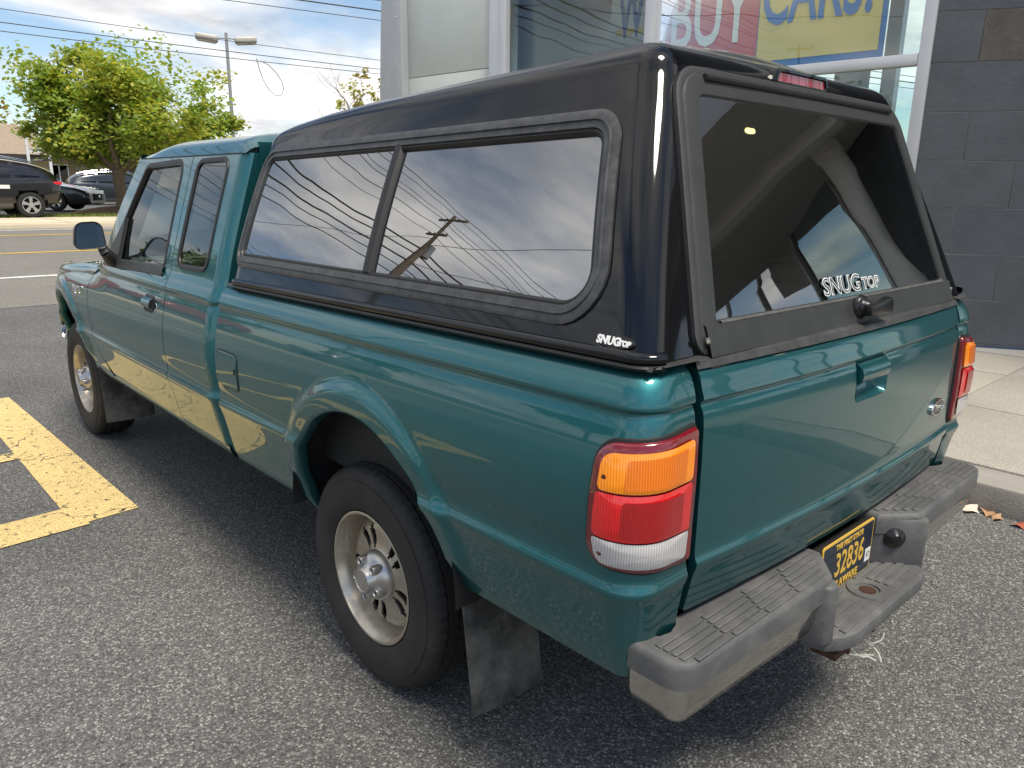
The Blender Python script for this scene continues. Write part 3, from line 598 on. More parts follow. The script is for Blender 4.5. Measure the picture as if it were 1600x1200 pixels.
# ---- tail lamps on the rear corners
AMB = mat('amber_lens', (.85, .25, .005), .16, coat=1., bump=.0, emit=(.9, .25, 0), estr=.10); REDL = mat('red_lens', (.62, .006, .010), .14, coat=1., emit=(.8, .01, .01), estr=.05); CLR = mat('clear_lens', (.62, .60, .60), .18, coat=1., metal=.15); LFR = mat('dark_red_frame', (.17, .004, .010), .18, coat=1.)
def ribbed(m):
    t = m.node_tree; b = t.nodes['Principled BSDF']; N = t.nodes.new; L = t.links.new; tcn = N('ShaderNodeTexCoord')
    mp = N('ShaderNodeMapping'); mp.inputs['Rotation'].default_value = (0, 0, R(45)); L(tcn.outputs['Object'], mp.inputs[0])
    wv = N('ShaderNodeTexWave'); wv.bands_direction = 'X'; wv.inputs['Scale'].default_value = 62; L(mp.outputs[0], wv.inputs['Vector'])
    wz = N('ShaderNodeTexWave'); wz.bands_direction = 'Z'; wz.inputs['Scale'].default_value = 40; L(tcn.outputs['Object'], wz.inputs['Vector'])
    ad = N('ShaderNodeMath'); ad.operation = 'ADD'; L(wv.outputs['Fac'], ad.inputs[0]); ad.inputs[1].default_value = 0
    bp = N('ShaderNodeBump'); bp.inputs['Strength'].default_value = .22; bp.inputs['Distance'].default_value = .002; L(ad.outputs[0], bp.inputs['Height']); L(bp.outputs[0], b.inputs['Normal'])
    base = b.inputs['Base Color'].default_value[:3]; sc_ = N('ShaderNodeVectorMath'); sc_.operation = 'SCALE'; sc_.inputs[0].default_value = base
    mr = N('ShaderNodeMapRange'); mr.inputs['To Min'].default_value = .75; mr.inputs['To Max'].default_value = 1.1; L(wv.outputs['Fac'], mr.inputs[0]); L(mr.outputs[0], sc_.inputs['Scale']); L(sc_.outputs[0], b.inputs['Base Color'])
AMB2 = mat('amber_reflector', (.70, .16, .004), .2, coat=1., emit=(.9, .2, 0), estr=.06); RED2 = mat('red_reflector', (.40, .004, .008), .2, coat=1.)
for m_ in (AMB, CLR, REDL, AMB2, RED2): ribbed(m_)
SA, SB = S1-.038, S3-.003
def lsurf(s, v, h): 
    # lamp face: bed surface pushed out with a soft bulge
    return bed_surf(s, v, h)
LP = [(SA, .760), (SB, .742), (SB, 1.020), (SA+.006, 1.002)]
RECT = lambda s0, s1, z0, z1, sl=0, sl2=0: [(s0, z0), (s1, z0+sl2), (s1, z1+sl), (s0, z1)]
def lamp(mir):
    lt = empty('tail_lamp', (0, 0, 0), 0, truck)
    fx = (lambda f: (lambda s, v, h: Vector((-f(s, v, h).x, f(s, v, h).y, f(s, v, h).z)))) if mir else (lambda f: f)
    sf = fx(lsurf)
    frame_ring('lamp_seal', LP, [.04, .015, .012, .05], [(-.007, .0005), (-.005, .004), (0, .004)], sf, SEAL, lt, sub=14)
    frame_ring('lamp_frame', LP, [.04, .015, .012, .05], [(0, .001), (.001, .009), (.004, .012), (.022, .0135), (.03, .0125)], sf, LFR, lt, sub=14)
    pane('lamp_frame_base', LP, [.04, .015, .012, .05], .02, .0125, sf, LFR, lt, sub=14, rings=10)
    # the three lenses, stacked: amber, red, clear
    a0, a1 = SA+.022, SB-.024
    pane('amber_lens', [(a0+.004, .915), (a1, .921), (a1, 1.002), (a0+.006, .987)], [.012, .012, .014, .03], 0, .0165, sf, AMB, lt, sub=14, bulge=.004, rings=10)
    pane('red_lens', [(a0-.002, .823), (a1, .819), (a1, .917), (a0+.002, .911)], [.012, .008, .008, .01], 0, .0165, sf, REDL, lt, sub=14, bulge=.005, rings=10)
    pane('clear_lens', [(a0+.006, .768), (a1-.006, .760), (a1, .816), (a0-.002, .820)], [.022, .012, .006, .006], 0, .0165, sf, CLR, lt, sub=14, bulge=.004, rings=10)
    pane('reflector_field', [(a0+.055, .925), (a1-.035, .928), (a1-.035, .990), (a0+.055, .980)], .006, 0, .0212, sf, AMB2, lt, sub=14, rings=8)
    pane('reflector_field', [(a0+.055, .831), (a1-.035, .829), (a1-.035, .905), (a0+.055, .902)], .006, 0, .0222, sf, RED2, lt, sub=14, rings=8)
    for zc in (.94, .79):
        q = MB(); c = sf(a0+.018, zc, .0175); q.lathe([(-.004, .006), (0, .006), (.0005, .0001)], 10, 'x'); o = q.build('lens_screw', mat('screw_dark', (.10, .03, .01), .4), lt); o.data.transform(Matrix.Translation(c)@(Matrix.Rotation(R(180), 4, 'Z') if not mir else Matrix()))
    return lt
lamp(False); lamp(True)
# ---- cab side
GH = [(1.10, .8455), (1.115, .8370), (1.13, .8305), (1.15, .8240), (1.20, .8120), (1.353, .768), (1.50, .7230), (1.58, .6980), (1.60, .6915)]
def cab_hw(y, z):
    if z <= 1.10: h = hwp(z)
    else: h = cubic(GH, z)
    h -= .055*sstep(2.25, 2.75, y)*sstep(.95, 1.12, z)
    if y < 1.005: h -= .05*(1-math.sqrt(max(0, 1-((1.005-y)/.05)**2)))
    if y > 3.0: h -= .13*((y-3.0)/.75)**2
    return h
AR_F = (3.193, .485, .405)
def cab_surf(y, z, off=0.):
    h = cab_hw(y, z)+flare(y, z, *AR_F)
    return Vector((-(h+off), y, z))
def psdf(poly):
    """signed distance to a convex polygon, positive inside"""
    n = len(poly); A = sum(poly[i][0]*poly[(i+1) % n][1]-poly[(i+1) % n][0]*poly[i][1] for i in range(n)); sg = 1 if A > 0 else -1; E_ = []
    for i in range(n):
        (x0, y0), (x1, y1) = poly[i], poly[(i+1) % n]; l = math.hypot(x1-x0, y1-y0); E_.append((x0, y0, -(y1-y0)/l*sg, (x1-x0)/l*sg))
    return lambda u, v: min((u-x)*a+(v-y)*b for x, y, a, b in E_)
def loop_sdf(poly, r):
    """rounded opening, positive outside"""
    s = psdf(poly)
    return lambda u, v: -s(u, v)
GROWS = ROWS+[1.108, 1.117, 1.127]+frange(1.14, 1.60, .0135)
DWIN = [(1.548, 1.135), (2.30, 1.115), (2.005, 1.555), (1.560, 1.572)]
QWIN = [(1.095, 1.172), (1.395, 1.165), (1.388, 1.575), (1.090, 1.580)]
# front door
DFR = [(.507, 2.40), (.60, 2.565), (.72, 2.596), (.90, 2.598), (1.03, 2.585), (1.108, 2.52), (1.135, 2.448), (1.60, 2.135)]
def door_edge(y, z):
    g = (interp(DFR, z+.002)-interp(DFR, z-.002))/.004
    return min(y-1.463, z-.507, 1.6-z, (interp(DFR, z)-y)/math.sqrt(1+g*g))
dwin = psdf([(1.538, 1.12), (2.33, 1.10), (2.015, 1.553), (1.556, 1.568)])
def door_sdf(y, z): return min(door_edge(y, z), -dwin(y, z))
V, F = panel(frange(1.45, 2.61, .0125), GROWS, cab_surf, door_sdf, (.02, 0, 0))
dl, dr = both('door', V, F, TEAL, truck, 30)
# rear half of the cab side with its quarter window
quarter_edge = psdf([(.958, .47), (1.457, .47), (1.457, 1.600), (.958, 1.600)])
qwin = psdf(QWIN)
V, F = panel([.9555, .958, .963, .970, .979]+frange(.99, 1.47, .0125), GROWS, cab_surf, lambda y, z: min(quarter_edge(y, z), -qwin(y, z)), (.02, 0, 0))
ql, qr = both('quarter_panel', V, F, TEAL, truck, 30)
# front fender with wheel opening, running up into the bonnet edge
FTOP = [(1.03, 0), (1.045, .006), (1.058, .016), (1.068, .032), (1.074, .055), (1.077, .085)]
def ftop(y): return 1.075-.085*sstep(2.5, 3.9, y)
def fen_surf(y, v):
    zt = ftop(y); base = zt-.05
    if v <= .95: z = v; return cab_surf(y, z) if z < base else cab_surf(y, base)
    t = (v-.95)/.25          # 0..1: from z=.95 to over the shoulder
    if t < .4: z = lerp(.95, base, t/.4); return cab_surf(y, z)
    a = (t-.4)/.6*math.pi/2*.98; h = cab_hw(y, base); return Vector((-(h-.06*(1-math.cos(a))-.0), y, base+.05*math.sin(a)))
def fen_sdf(y, v):
    d = math.hypot(y-AR_F[0], v-AR_F[1])-AR_F[2] if v > AR_F[1] else abs(y-AR_F[0])-AR_F[2]
    rear = -(y-max(2.603-.0*(v), 0)) if False else y-interp([(.47, 2.42), (.60, 2.572), (.72, 2.603), (.90, 2.605), (1.03, 2.592), (1.10, 2.53), (1.2, 2.47)], v)
    return min(d, rear, v-.47, 3.76-y)
V, F = panel(frange(2.38, 3.88, .0135), [z for z in ROWS if z < .945]+frange(.95, 1.2, .0125), fen_surf, fen_sdf, (.02, 0, 0)); both('front_fender', V, F, TEAL, truck, 30)
arch_lip('front_arch_lip', *AR_F, lambda y, z: cab_hw(y, z)+flare(y, z, *AR_F), truck, 0, 0, 0)
# bonnet
q = MB()
def hood(u, y):
    hw = cab_hw(y, ftop(y)-.05)-.058; x = u*hw
    return Vector((x, y, ftop(y)+.0+.035*(1-u*u)*1.0-.04*sstep(3.55, 3.82, y)))
q.grid(hood, frange(-1, 1, .08), frange(2.50, 3.8, .065)); q.build('bonnet', TEAL, truck)
q = MB(); q.grid(lambda u, v: hood(u, lerp(2.46, 2.56, v))+Vector((0, 0, .004)), frange(-.98, .98, .1), [0, 1]); q.build('cowl', SEAL, truck)
# roof with turned-down edges, screen header
def roof_pt(u, y):
    # u: -1..1 over the roof from gutter to gutter
    a = abs(u); sec = [(0, 0, 1.702), (.25, .17, 1.700), (.5, .36, 1.692), (.7, .51, 1.681), (.82, .595, 1.668), (.90, .643, 1.650), (.95, .668, 1.631), (1.0, .6915, 1.598)]
    x = cubic([(s[0], s[1]) for s in sec], a); z = cubic([(s[0], s[2]) for s in sec], a)
    f = sstep(1.72, 2.18, y); z -= .085*f*f*(1-a**6)
    z -= .06*(1-a**6)*(1-sstep(.955, 1.05, y))**2
    return Vector((math.copysign(x, u), y, z))
q = MB(); q.grid(lambda u, y: roof_pt(u, y), frange(-1, 1, .04), frange(.96, 2.14, .04)); rf = q.build('roof', TEAL, truck)
for sx in (-1, 1):   # drip seam
    q = MB(); q.grid(lambda y, k: (lambda p: Vector((sx*(abs(p.x)+.0025), p.y, p.z+.0025*k)))(roof_pt(1.0, y)), frange(.98, 2.12, .06), [-1, 1]); q.build('drip_seam', SEAL, rf)
# windscreen and its pillars
def ws_pt(u, t):
    y = lerp(2.145, 2.53, t); z = lerp(1.615, 1.105, t); hw = lerp(.63, .735, t); return Vector((u*hw, y+.07*(1-u*u)*(.4+.6*t), z+.02*(1-u*u)*(1-t)))
CG = glass('cab_glass', (.84, .92, .87), 1.4)
q = MB(); q.grid(ws_pt, frange(-1, 1, .1), frange(0, 1, .1)); q.build('windscreen', CG, truck)
for sx in (-1, 1):
    q = MB(); n = 12
    def pil(t, k):
        p = ws_pt(sx, t); o = cab_surf(lerp(2.13, 2.452, t), lerp(1.60, 1.132, t)); o = Vector((sx*abs(o.x), o.y, o.z)); m_ = (p+o)/2+Vector((sx*.012, .014, .012))
        return [o+Vector((-sx*.02, -.012, 0)), o, lerp(o, m_, .6)+Vector((sx*.004, 0, .002)), m_, p, p+Vector((-sx*.05, -.03, -.02))][k]
    q.grid(pil, frange(0, 1, 1/n), range(6)); q.build('windscreen_pillar', TEAL, truck)
    q = MB(); q.grid(lambda t, k: ws_pt(sx*lerp(1.0, .95, k), t)+Vector((0, .004, .003)), frange(0, 1, .1), [0, 1]); q.build('windscreen_edge', SEAL, truck, smooth=60)
# side glass, seals, belt moulding
csf = lambda u, v, h: cab_surf(u, v, h)
mcs = lambda u, v, h: (lambda p: Vector((-p.x, p.y, p.z)))(cab_surf(u, v, h))
QG = glass('quarter_glass', (.20, .24, .23), 1.75)
for sf, d, qd in ((csf, dl, ql), (mcs, dr, qr)):
    frame_ring('window_seal', DWIN, [.05, .03, .06, .05], [(-.020, -.004), (-.020, .001), (-.012, .003), (-.002, .003), (.006, -.004), (.012, -.016)], sf, SEAL, d)
    pane('door_glass', DWIN, [.05, .03, .06, .05], .0, -.012, sf, CG, d)
    q = MB(); q.grid(lambda y, k: sf(y, interp([(0, 1.152), (1, 1.149), (2, 1.128), (3, 1.113), (4, 1.110)], k)-.02*sstep(1.5, 2.4, y), [-.006, .006, .009, .006, -.002][k]), frange(1.535, 2.36, .04), range(5)); q.build('belt_moulding', PLAST, d)
    q = MB(); q.add([sf(*p, .008) for p in [(2.37, 1.095), (2.14, 1.105), (2.15, 1.33)]]+[sf(*p, -.01) for p in [(2.37, 1.095), (2.14, 1.105), (2.15, 1.33)]], [(0, 1, 2), (5, 4, 3), (0, 3, 4, 1), (1, 4, 5, 2), (2, 5, 3, 0)]); q.build('mirror_sail', PLAST, d, smooth=0)
    frame_ring('quarter_seal', QWIN, .045, [(-.012, -.002), (-.010, .004), (-.002, .005), (.008, .002), (.010, -.006)], sf, SEAL, qd)
    pane('quarter_glass', QWIN, .045, .004, -.003, sf, QG, qd)
# door handle
q = MB(); hp = [(1.575, .955), (1.70, .955), (1.70, 1.02), (1.575, 1.02)]
for sf, d in ((csf, dl), (mcs, dr)):
    h_ = frame_ring('door_handle', hp, .02, [(-.004, .0008), (0, .001), (.004, .002), (.006, .004)], sf, SEAL, d)
    pane('handle_cup', hp, .02, .002, .0015, sf, mat('cup_dark', (.004, .05, .05), .4), h_)
    q = MB(); q.grid(lambda y, v: sf(y, .99+.022*math.cos(v), .004+.018*math.sin(v)), frange(1.585, 1.69, .02), frange(0, math.pi, .4)); q.build('handle_grip', TEAL, h_)
    q = MB(); lk = sf(1.545, .985, .001); q.lathe([(0, .014), (math.copysign(.003, lk.x), .013), (math.copysign(.003, lk.x), .0001)], 14, 'x', lk); q.build('lock_barrel', CHR, d)
# fender badge
bx_ = cab_surf(2.80, .925, .009); fb = lettering('fender_badge', 'XLT', .062, (0, -1, .0), (.12, 0, 1), bx_, CHR, truck, extrude=.003, bold=.001)
# rocker panels
for sx in (-1, 1):
    q = MB(); sec = [(.835, .505), (.832, .490), (.826, .478), (.815, .462), (.79, .448), (.74, .445)]
    q.grid(lambda y, k: Vector((sx*sec[k][0], y, sec[k][1])), frange(.97, 2.62, .1), range(6)); q.build('rocker_panel', TEAL, truck, smooth=50)
# side mirrors
MIR = mat('mirror_glass', (.55, .62, .70), .02, 1.)
for sx in (-1, 1):
    mo = empty('side_mirror', (0, 0, 0), 0, truck); cx = .948
    mp = [(-.078, -.062), (.066, -.056), (.052, .068), (-.060, .064)]; rr_ = [.03, .02, .04, .04]
    pl = lambda u, v, h: Vector((sx*(cx-u*1.0), 2.13-h+(.10*u if sx < 0 else .10*u), 1.247+v))
    q = MB(); q.loops([[pl(u, v, h) for u, v in rloop([(x*s, y*s) for x, y in mp], d, rr_, 6, 4)] for d, h, s in ((.006, .006, 1), (0, .010, 1), (0, 0, 1), (.002, -.03, .98), (.015, -.065, .9), (.03, -.085, .7))], fill1=True); q.build('mirror_housing', mat('housing_grey', (.028, .029, .031), .45), mo)
    pane('mirror_glass', mp, rr_, .006, .007, pl, MIR, mo, sub=4)
    q = MB(); q.tube([(sx*.885, 2.15, 1.17), (sx*.86, 2.17, 1.135), (sx*.825, 2.20, 1.12)], [.026, .032, .035], 10); q.tube([(sx*.90, 2.16, 1.20), (sx*.885, 2.15, 1.165)], [.02, .026], 10); q.build('mirror_arm', PLAST, mo)
# ---- front end (grille, headlamps, bumper)
q = MB(); q.box((-.42, 3.70, .78), (.42, 3.80, .96)); q.build('grille', SEAL, truck, bevel=.01)
for i in range(3):
    q = MB(); q.box((-.40, 3.795, .81+.055*i), (.40, 3.815, .83+.055*i)); q.build('grille_bar', CHR, truck, bevel=.004)
for sx in (-1, 1):
    q = MB(); q.loops([[Vector((sx*lerp(.44, .74, u), 3.81-.09*u*u-d, z)) for u, z in rpoly([(0, .80), (1, .82), (1, .93), (0, .955)], i, .03)] for i, d in ((0, .08), (0, .0), (.03, -.012))], fill1=True); q.build('headlamp', CLR, truck)
q = MB()
def fbp(u, k):
    sec = [(0, .50), (.03, .53), (.04, .60), (.03, .68), (0, .71), (-.06, .715)]; a = abs(u); x = u*.80; y = 3.87-.05*a*a-.16*sstep(.86, 1.0, a)+sec[k][0]; return Vector((x, y, sec[k][1]))
q.grid(fbp, frange(-1, 1, .05), range(6)); q.build('front_bumper', CHR, truck, smooth=50)
for sx in (-1, 1):
    q = MB(); q.grid(lambda y, k: Vector((sx*(.80-.02*(k == 1)), y, lerp(.50, .71, k/2))), frange(3.60, 3.72, .05), [0, 1, 2]); q.build('bumper_end', CHR, truck)
# ---- underbody, wheel tubs, interior
q = MB(); q.box((-.70, -1.0, .50), (.70, 3.7, .56)); q.box((-.42, -.92, .36), (-.34, 3.6, .50)); q.box((.34, -.92, .36), (.42, 3.6, .50)); q.box((-.78, .5, .44), (.78, 2.6, .5)); q.build('underbody', DARK, truck, smooth=0)
q = MB(); q.tube([(-.70, 0, .34), (.70, 0, .34)], .045, 12); q.lathe([(-.14, .06), (-.1, .13), (0, .15), (.1, .13), (.14, .06)], 20, 'x', (0, 0, .34)); q.build('rear_axle', DARK, truck)
for sx in (-1, 1):
    for cy, nm in ((-.05, 'rear_wheel_tub'), (3.193, 'front_wheel_tub')):
        q = MB(); q.grid(lambda a, x: Vector((sx*x, cy+.43*math.cos(a), .485+.43*math.sin(a) if math.sin(a) > 0 else .485+.3*math.sin(a))), frange(-.05, math.pi+.05, .15), [.52, .70, .80, .868] if cy < 1 else [.52, .62, .70, .745]); q.add([(sx*.52, cy+.43*math.cos(a), .485+.43*math.sin(a)) for a in frange(0, math.pi, .2)], [tuple(range(17))]); q.build(nm, DARK, truck)
    q = MB(); q.tube([(sx*.62, -.18, .40), (sx*.60, .22, .75)], .022, 8); q.build('shock_absorber', mat('shock_grey', (.08, .08, .08), .5, .4), truck)
    q = MB(); q.box((sx*.545-.03, -.62, .36), (sx*.545+.03, .75, .385)); q.build('leaf_spring', DARK, truck, smooth=0)
q = MB(); q.box((-.76, -.98, .62), (.76, .9, .66)); q.box((-.76, .86, .62), (.76, .9, 1.13)); q.box((-.76, -.98, .66), (-.72, .9, 1.13)); q.box((.72, -.98, .66), (.76, .9, 1.13)); q.build('bed_liner', mat('bed_black', (.02, .02, .02), .7), truck, smooth=0)
# cab back wall with window
q = MB()
for sx in (-1, 1): q.grid(lambda z, t: Vector((sx*lerp(cab_hw(.957, z)+.002, 0 if z < 1.19 else lerp(.66, .58, (z-1.2)/.385), t), .957, z)), frange(.5, 1.585, .05), [0, 1])
q.box((-.64, .957, 1.585), (.64, .97, 1.64))
q.build('cab_back_wall', TEAL, truck, smooth=0)
q = MB(); q.grid(lambda u, v: Vector((u, .977, v)), [-.66, .66], [1.2, 1.585]); q.build('back_glass', CG, truck, smooth=0)
SEAT = mat('seat_cloth', (.22, .23, .235), .9, var=.2, var_scale=30); DASH = mat('dash_plastic', (.30, .31, .31), .7)
for sx in (-1, 1):
    q = MB(); q.box((sx*.40-.24, 1.62, .72), (sx*.40+.24, 2.12, .88)); st = q.build('seat_cushion', SEAT, truck, bevel=.04, seg=3)
    q = MB(); q.box((-.23, -.06, 0), (.23, .06, .58), Matrix.Translation((sx*.40, 1.62, .80))@Matrix.Rotation(R(14), 4, 'X')); q.build('seat_back', SEAT, truck, bevel=.04, seg=3)
    q = MB(); q.box((-.13, -.04, 0), (.13, .05, .17), Matrix.Translation((sx*.40, 1.45, 1.37))@Matrix.Rotation(R(8), 4, 'X')); q.build('head_restraint', SEAT, truck, bevel=.035, seg=3)
q = MB(); q.box((-.76, 2.22, .85), (.76, 2.55, 1.09)); q.build('dashboard', DASH, truck, bevel=.04, seg=3)
q = MB(); q.lathe([(-.02, .175), (0, .195), (.02, .175), (0, .16), (-.02, .175)], 28, 'z'); q.box((-.16, -.02, -.02), (.16, .02, .01)); o = q.build('steering_wheel', DARK, truck); o.data.transform(Matrix.Translation((-.40, 2.10, 1.06))@Matrix.Rotation(R(62), 4, 'X'))
q = MB(); q.box((-.78, 1.0, .52), (.78, 2.5, .60)); q.build('cab_floor', DARK, truck, smooth=0)
# ================================================================== bed cap
def cap_zb(y): return 1.146+.018*(.9-y)
ZE = [(-1.1, 1.736), (-.8, 1.734), (-.56, 1.724), (-.1, 1.704), (.35, 1.682), (.58, 1.665), (.80, 1.640), (.95, 1.614)]
def cap_W(z): 
    t = (z-1.16)/.5; return .828-(z-1.16)*.425+.010*math.sin(math.pi*min(1, max(0, t)))
def cap_yr(z): return -.994+.3507*(z-1.165)
def cap_yf(z): return .872+.12*(z-1.15)
RR, RF, FIL = .058, .07, .060
# outline columns: (side, parameter)
COLS = []
for t in frange(0, 1, 1/34): COLS.append(('rear', t))        # across the back from x=-a to x=+a
for t in frange(0, 1, 1/8)[1:]: COLS.append(('c_rr', t))
for t in frange(0, 1, 1/90)[1:]: COLS.append(('right', t))
for t in frange(0, 1, 1/6)[1:]: COLS.append(('c_fr', t))
for t in frange(0, 1, 1/20)[1:]: COLS.append(('front', t))
for t in frange(0, 1, 1/6)[1:]: COLS.append(('c_fl', t))
for t in frange(0, 1, 1/90)[1:]: COLS.append(('left', t))
for t in frange(0, 1, 1/8)[1:-1]: COLS.append(('c_rl', t))
def outline(c, W, yr, yf, rr, rf):
    k, t = c
    if k == 'rear': return (lerp(-(W-rr), W-rr, t), yr)
    if k == 'c_rr': a = t*math.pi/2; return (W-rr+rr*math.sin(a), yr+rr-rr*math.cos(a))
    if k == 'right': return (W, lerp(yr+rr, yf-rf, t))
    if k == 'c_fr': a = t*math.pi/2; return (W-rf+rf*math.cos(a), yf-rf+rf*math.sin(a))
    if k == 'front': return (lerp(W-rf, -(W-rf), t), yf)
    if k == 'c_fl': a = t*math.pi/2; return (-(W-rf)-rf*math.sin(a), yf-rf+rf*math.cos(a))
    if k == 'left': return (-W, lerp(yf-rf, yr+rr, t))
    a = t*math.pi/2; return (-(W-rr)-rr*math.cos(a), yr+rr-rr*math.sin(a))
def crown(x, y, W): return .040*(1-(x/W)**2)
loops_ = []
for t in frange(0, 1, 1/34):
    lp = []
    for c in COLS:
        x, y = outline(c, cap_W(1.4), cap_yr(1.4), cap_yf(1.4), RR, RF)
        z = lerp(cap_zb(y), interp(ZE, y), t); x, y = outline(c, cap_W(z), cap_yr(z), cap_yf(z), RR, RF); lp.append(Vector((x, y, z)))
    loops_.append(lp)
for a in frange(0, math.pi/2, math.pi/2/7)[1:]:
    lp = []
    for c in COLS:
        x, y = outline(c, cap_W(1.68), cap_yr(1.68), cap_yf(1.68), RR, RF); z0 = interp(ZE, y); d = FIL*(1-math.cos(a))
        x, y = outline(c, cap_W(z0)-d-.42*FIL*math.sin(a)*.6, cap_yr(z0)+d+.2*FIL*math.sin(a), cap_yf(z0)-d, RR-.02*math.sin(a), RF)
        lp.append(Vector((x, y, z0+FIL*math.sin(a))))
    loops_.append(lp)
last = loops_[-1]; Wt = .56
for q_ in frange(0, 1, 1/14)[1:]:
    lp = []
    for p in last:
        yc = min(max(p.y, -.35), .45); x = p.x*(1-q_); y = lerp(p.y, yc, q_); z = interp(ZE, y)+FIL+.046*(1-(abs(x)/.575)**2)*(1-(abs(x)/.575)**8)-.042*(1-min(1, (abs(p.x)/.575)**2))*(1-q_)**2*0
        edge = min(1, q_*5); z = lerp(p.z, z, edge); lp.append(Vector((x, y, z)))
    loops_.append(lp)
# openings for windows and rear door (edges hidden under their frames)
CW = [(.868, 1.612), (.838, 1.210), (-.872, 1.222), (-.735, 1.648)]      # side window, (y,z)
CWR = [.07, .06, .10, .085]
def in_poly(pl):
    def f(x, y):
        c = False; n = len(pl)
        for i in range(n):
            (a, b), (d, e) = pl[i], pl[i-1]
            if (b > y) != (e > y) and x < (d-a)*(y-b)/(e-b)+a: c = not c
        return c
    return f
win_in = in_poly(rloop(CW, .022, CWR))
RD = [(-.676, 1.178), (.676, 1.178), (.546, 1.732), (-.546, 1.732)]       # rear door, (x,z)
door_in = psdf(RD)
mb = MB(); mb.loops(loops_)
cap_mb = MB(); cap_mb.v = mb.v; n = len(COLS)
for f in mb.f:
    ps = [Vector(mb.v[i]) for i in f]; c = sum(ps, Vector())/4; k = COLS[f[0] % n][0]
    side = abs(c.x) > cap_W(c.z)-.02 and -.92 < c.y < .85 and c.z < 1.7
    if side and all(win_in(v.y, v.z) for v in ps): continue
    if c.y < cap_yr(c.z)+.02 and door_in(c.x, c.z) > .03 and c.z < 1.73: continue
    cap_mb.f.append(f)
cap = cap_mb.build('bed_cap', BLK, truck, smooth=50, merge=1e-5); tag(cap, 'glossy black fibreglass cap over the cargo bed')
# inner lining so the inside reads as a dark shell
q = MB(); q.v = [Vector((v[0]*.965, v[1]*.975-.01, v[2]-.02)) for v in mb.v]
for f in cap_mb.f:
    ps = [Vector(mb.v[i]) for i in f]; c = sum(ps, Vector())/4; q.f.append(f)
q.build('cap_lining', mat('carpet_grey', (.10, .10, .105), .95, var=.2, var_scale=40), cap, smooth=50)
# base skirt bead
def base_out(d, dz):
    o = []
    for c in COLS:
        x, y = outline(c, cap_W(1.16)+d, cap_yr(1.15)-d, cap_yf(1.15)+d, RR, RF); o.append(Vector((x, y, cap_zb(y)+dz)))
    return o
keep = [i for i, c in enumerate(COLS) if c[0] != 'rear' and not (c[0] == 'c_rr' and c[1] < .6)]
q = MB(); q.loops([[l[i] for i in keep] for l in (base_out(-.003, .020), base_out(.005, .018), base_out(.009, .011), base_out(.008, .002), base_out(.002, -.004), base_out(-.03, -.006))], close=False); q.build('cap_skirt', BLK, cap, smooth=60)
q = MB(); q.loops([[l[i] for i in keep] for l in (base_out(.006, -.003), base_out(.010, -.008), base_out(.006, -.014), base_out(-.03, -.016))], close=False); q.build('cap_gasket', SEAL, cap, smooth=60)
# side windows: grey two-step frame, two tinted panes, black divider
def cside(u, v, h): 
    return Vector((-(cap_W(v)+h*.92), u, v+h*.39))
mside = lambda u, v, h: (lambda p: Vector((-p.x, p.y, p.z)))(cside(u, v, h))
TG = glass('tinted_cap_glass', (.045, .05, .05), 3.9, wave=.0035, wave_scale=2.1)
FRM = mat('window_frame_grey', (.055, .056, .058), .42, .3, var=.2, var_scale=30, dirt=((.20, .20, .20), .35, 25))
def split_pane(front):
    # sub-polygon of the window on either side of the divider
    yt, yb = .040, .000
    zt = lerp(1.648, 1.612, (yt+.735)/(1.603)); zb_ = lerp(1.222, 1.210, (yb+.872)/1.71)
    return [CW[0], CW[1], (yb, zb_), (yt, zt)] if front else [(yt, zt), (yb, zb_), CW[2], CW[3]]
for sf in (cside, mside):
    frame_ring('side_window_frame', CW, CWR, [(-.004, -.002), (-.004, .006), (.004, .009), (.014, .009), (.0155, .0125), (.019, .0125), (.0205, .008), (.034, .007), (.036, .002), (.040, -.014)], sf, FRM, cap, sub=24, smooth=35)
    frame_ring('side_window_seal', CW, CWR, [(.036, .003), (.040, .004), (.046, -.001), (.048, -.008)], sf, SEAL, cap, sub=24)
    for fr in (True, False):
        pane('side_window_pane', split_pane(fr), [CWR[0], CWR[1], .005, .005] if fr else [.005, .005, CWR[2], CWR[3]], .0 if False else .012, -.001 if fr else -.007, sf, TG, cap, sub=24, bulge=.0, rings=26)
    q = MB(); q.loops([[sf(lerp(.040, .000, t)+dy, lerp(1.600, 1.258, t), h) for t in frange(0, 1, .125)] for dy, h in ((.020, -.006), (.018, .006), (.006, .009), (-.010, .006), (-.016, -.004), (-.022, -.008))], close=False); q.build('window_divider', SEAL, cap, smooth=40)
# badge on the side
q = MB(); by, bz = -.900, 1.208
ob = [cside(by+.046*math.cos(t), bz+.0125*math.sin(t)+.0, .0045) for t in frange(0, 6.2832, .26)[:-1]]; ob0 = [cside(by+.048*math.cos(t), bz+.0145*math.sin(t), -.001) for t in frange(0, 6.2832, .26)[:-1]]
q.loops([ob0, ob], fill1=True); sb = q.build('side_badge', SEAL, cap)
WHP = mat('white_print', (.80, .80, .79), .5)
lettering('badge_lettering', 'SNUG', .0225, (0, -1, .0), (.42, 0, 1), cside(by+.012, bz-.001, .0055), WHP, sb, extrude=.0008, bold=.001, sx=.95)
lettering('badge_lettering', 'TOP', .015, (0, -1, .0), (.42, 0, 1), cside(by-.0275, bz-.002, .0055), WHP, sb, extrude=.0008, bold=.001, sx=.95)
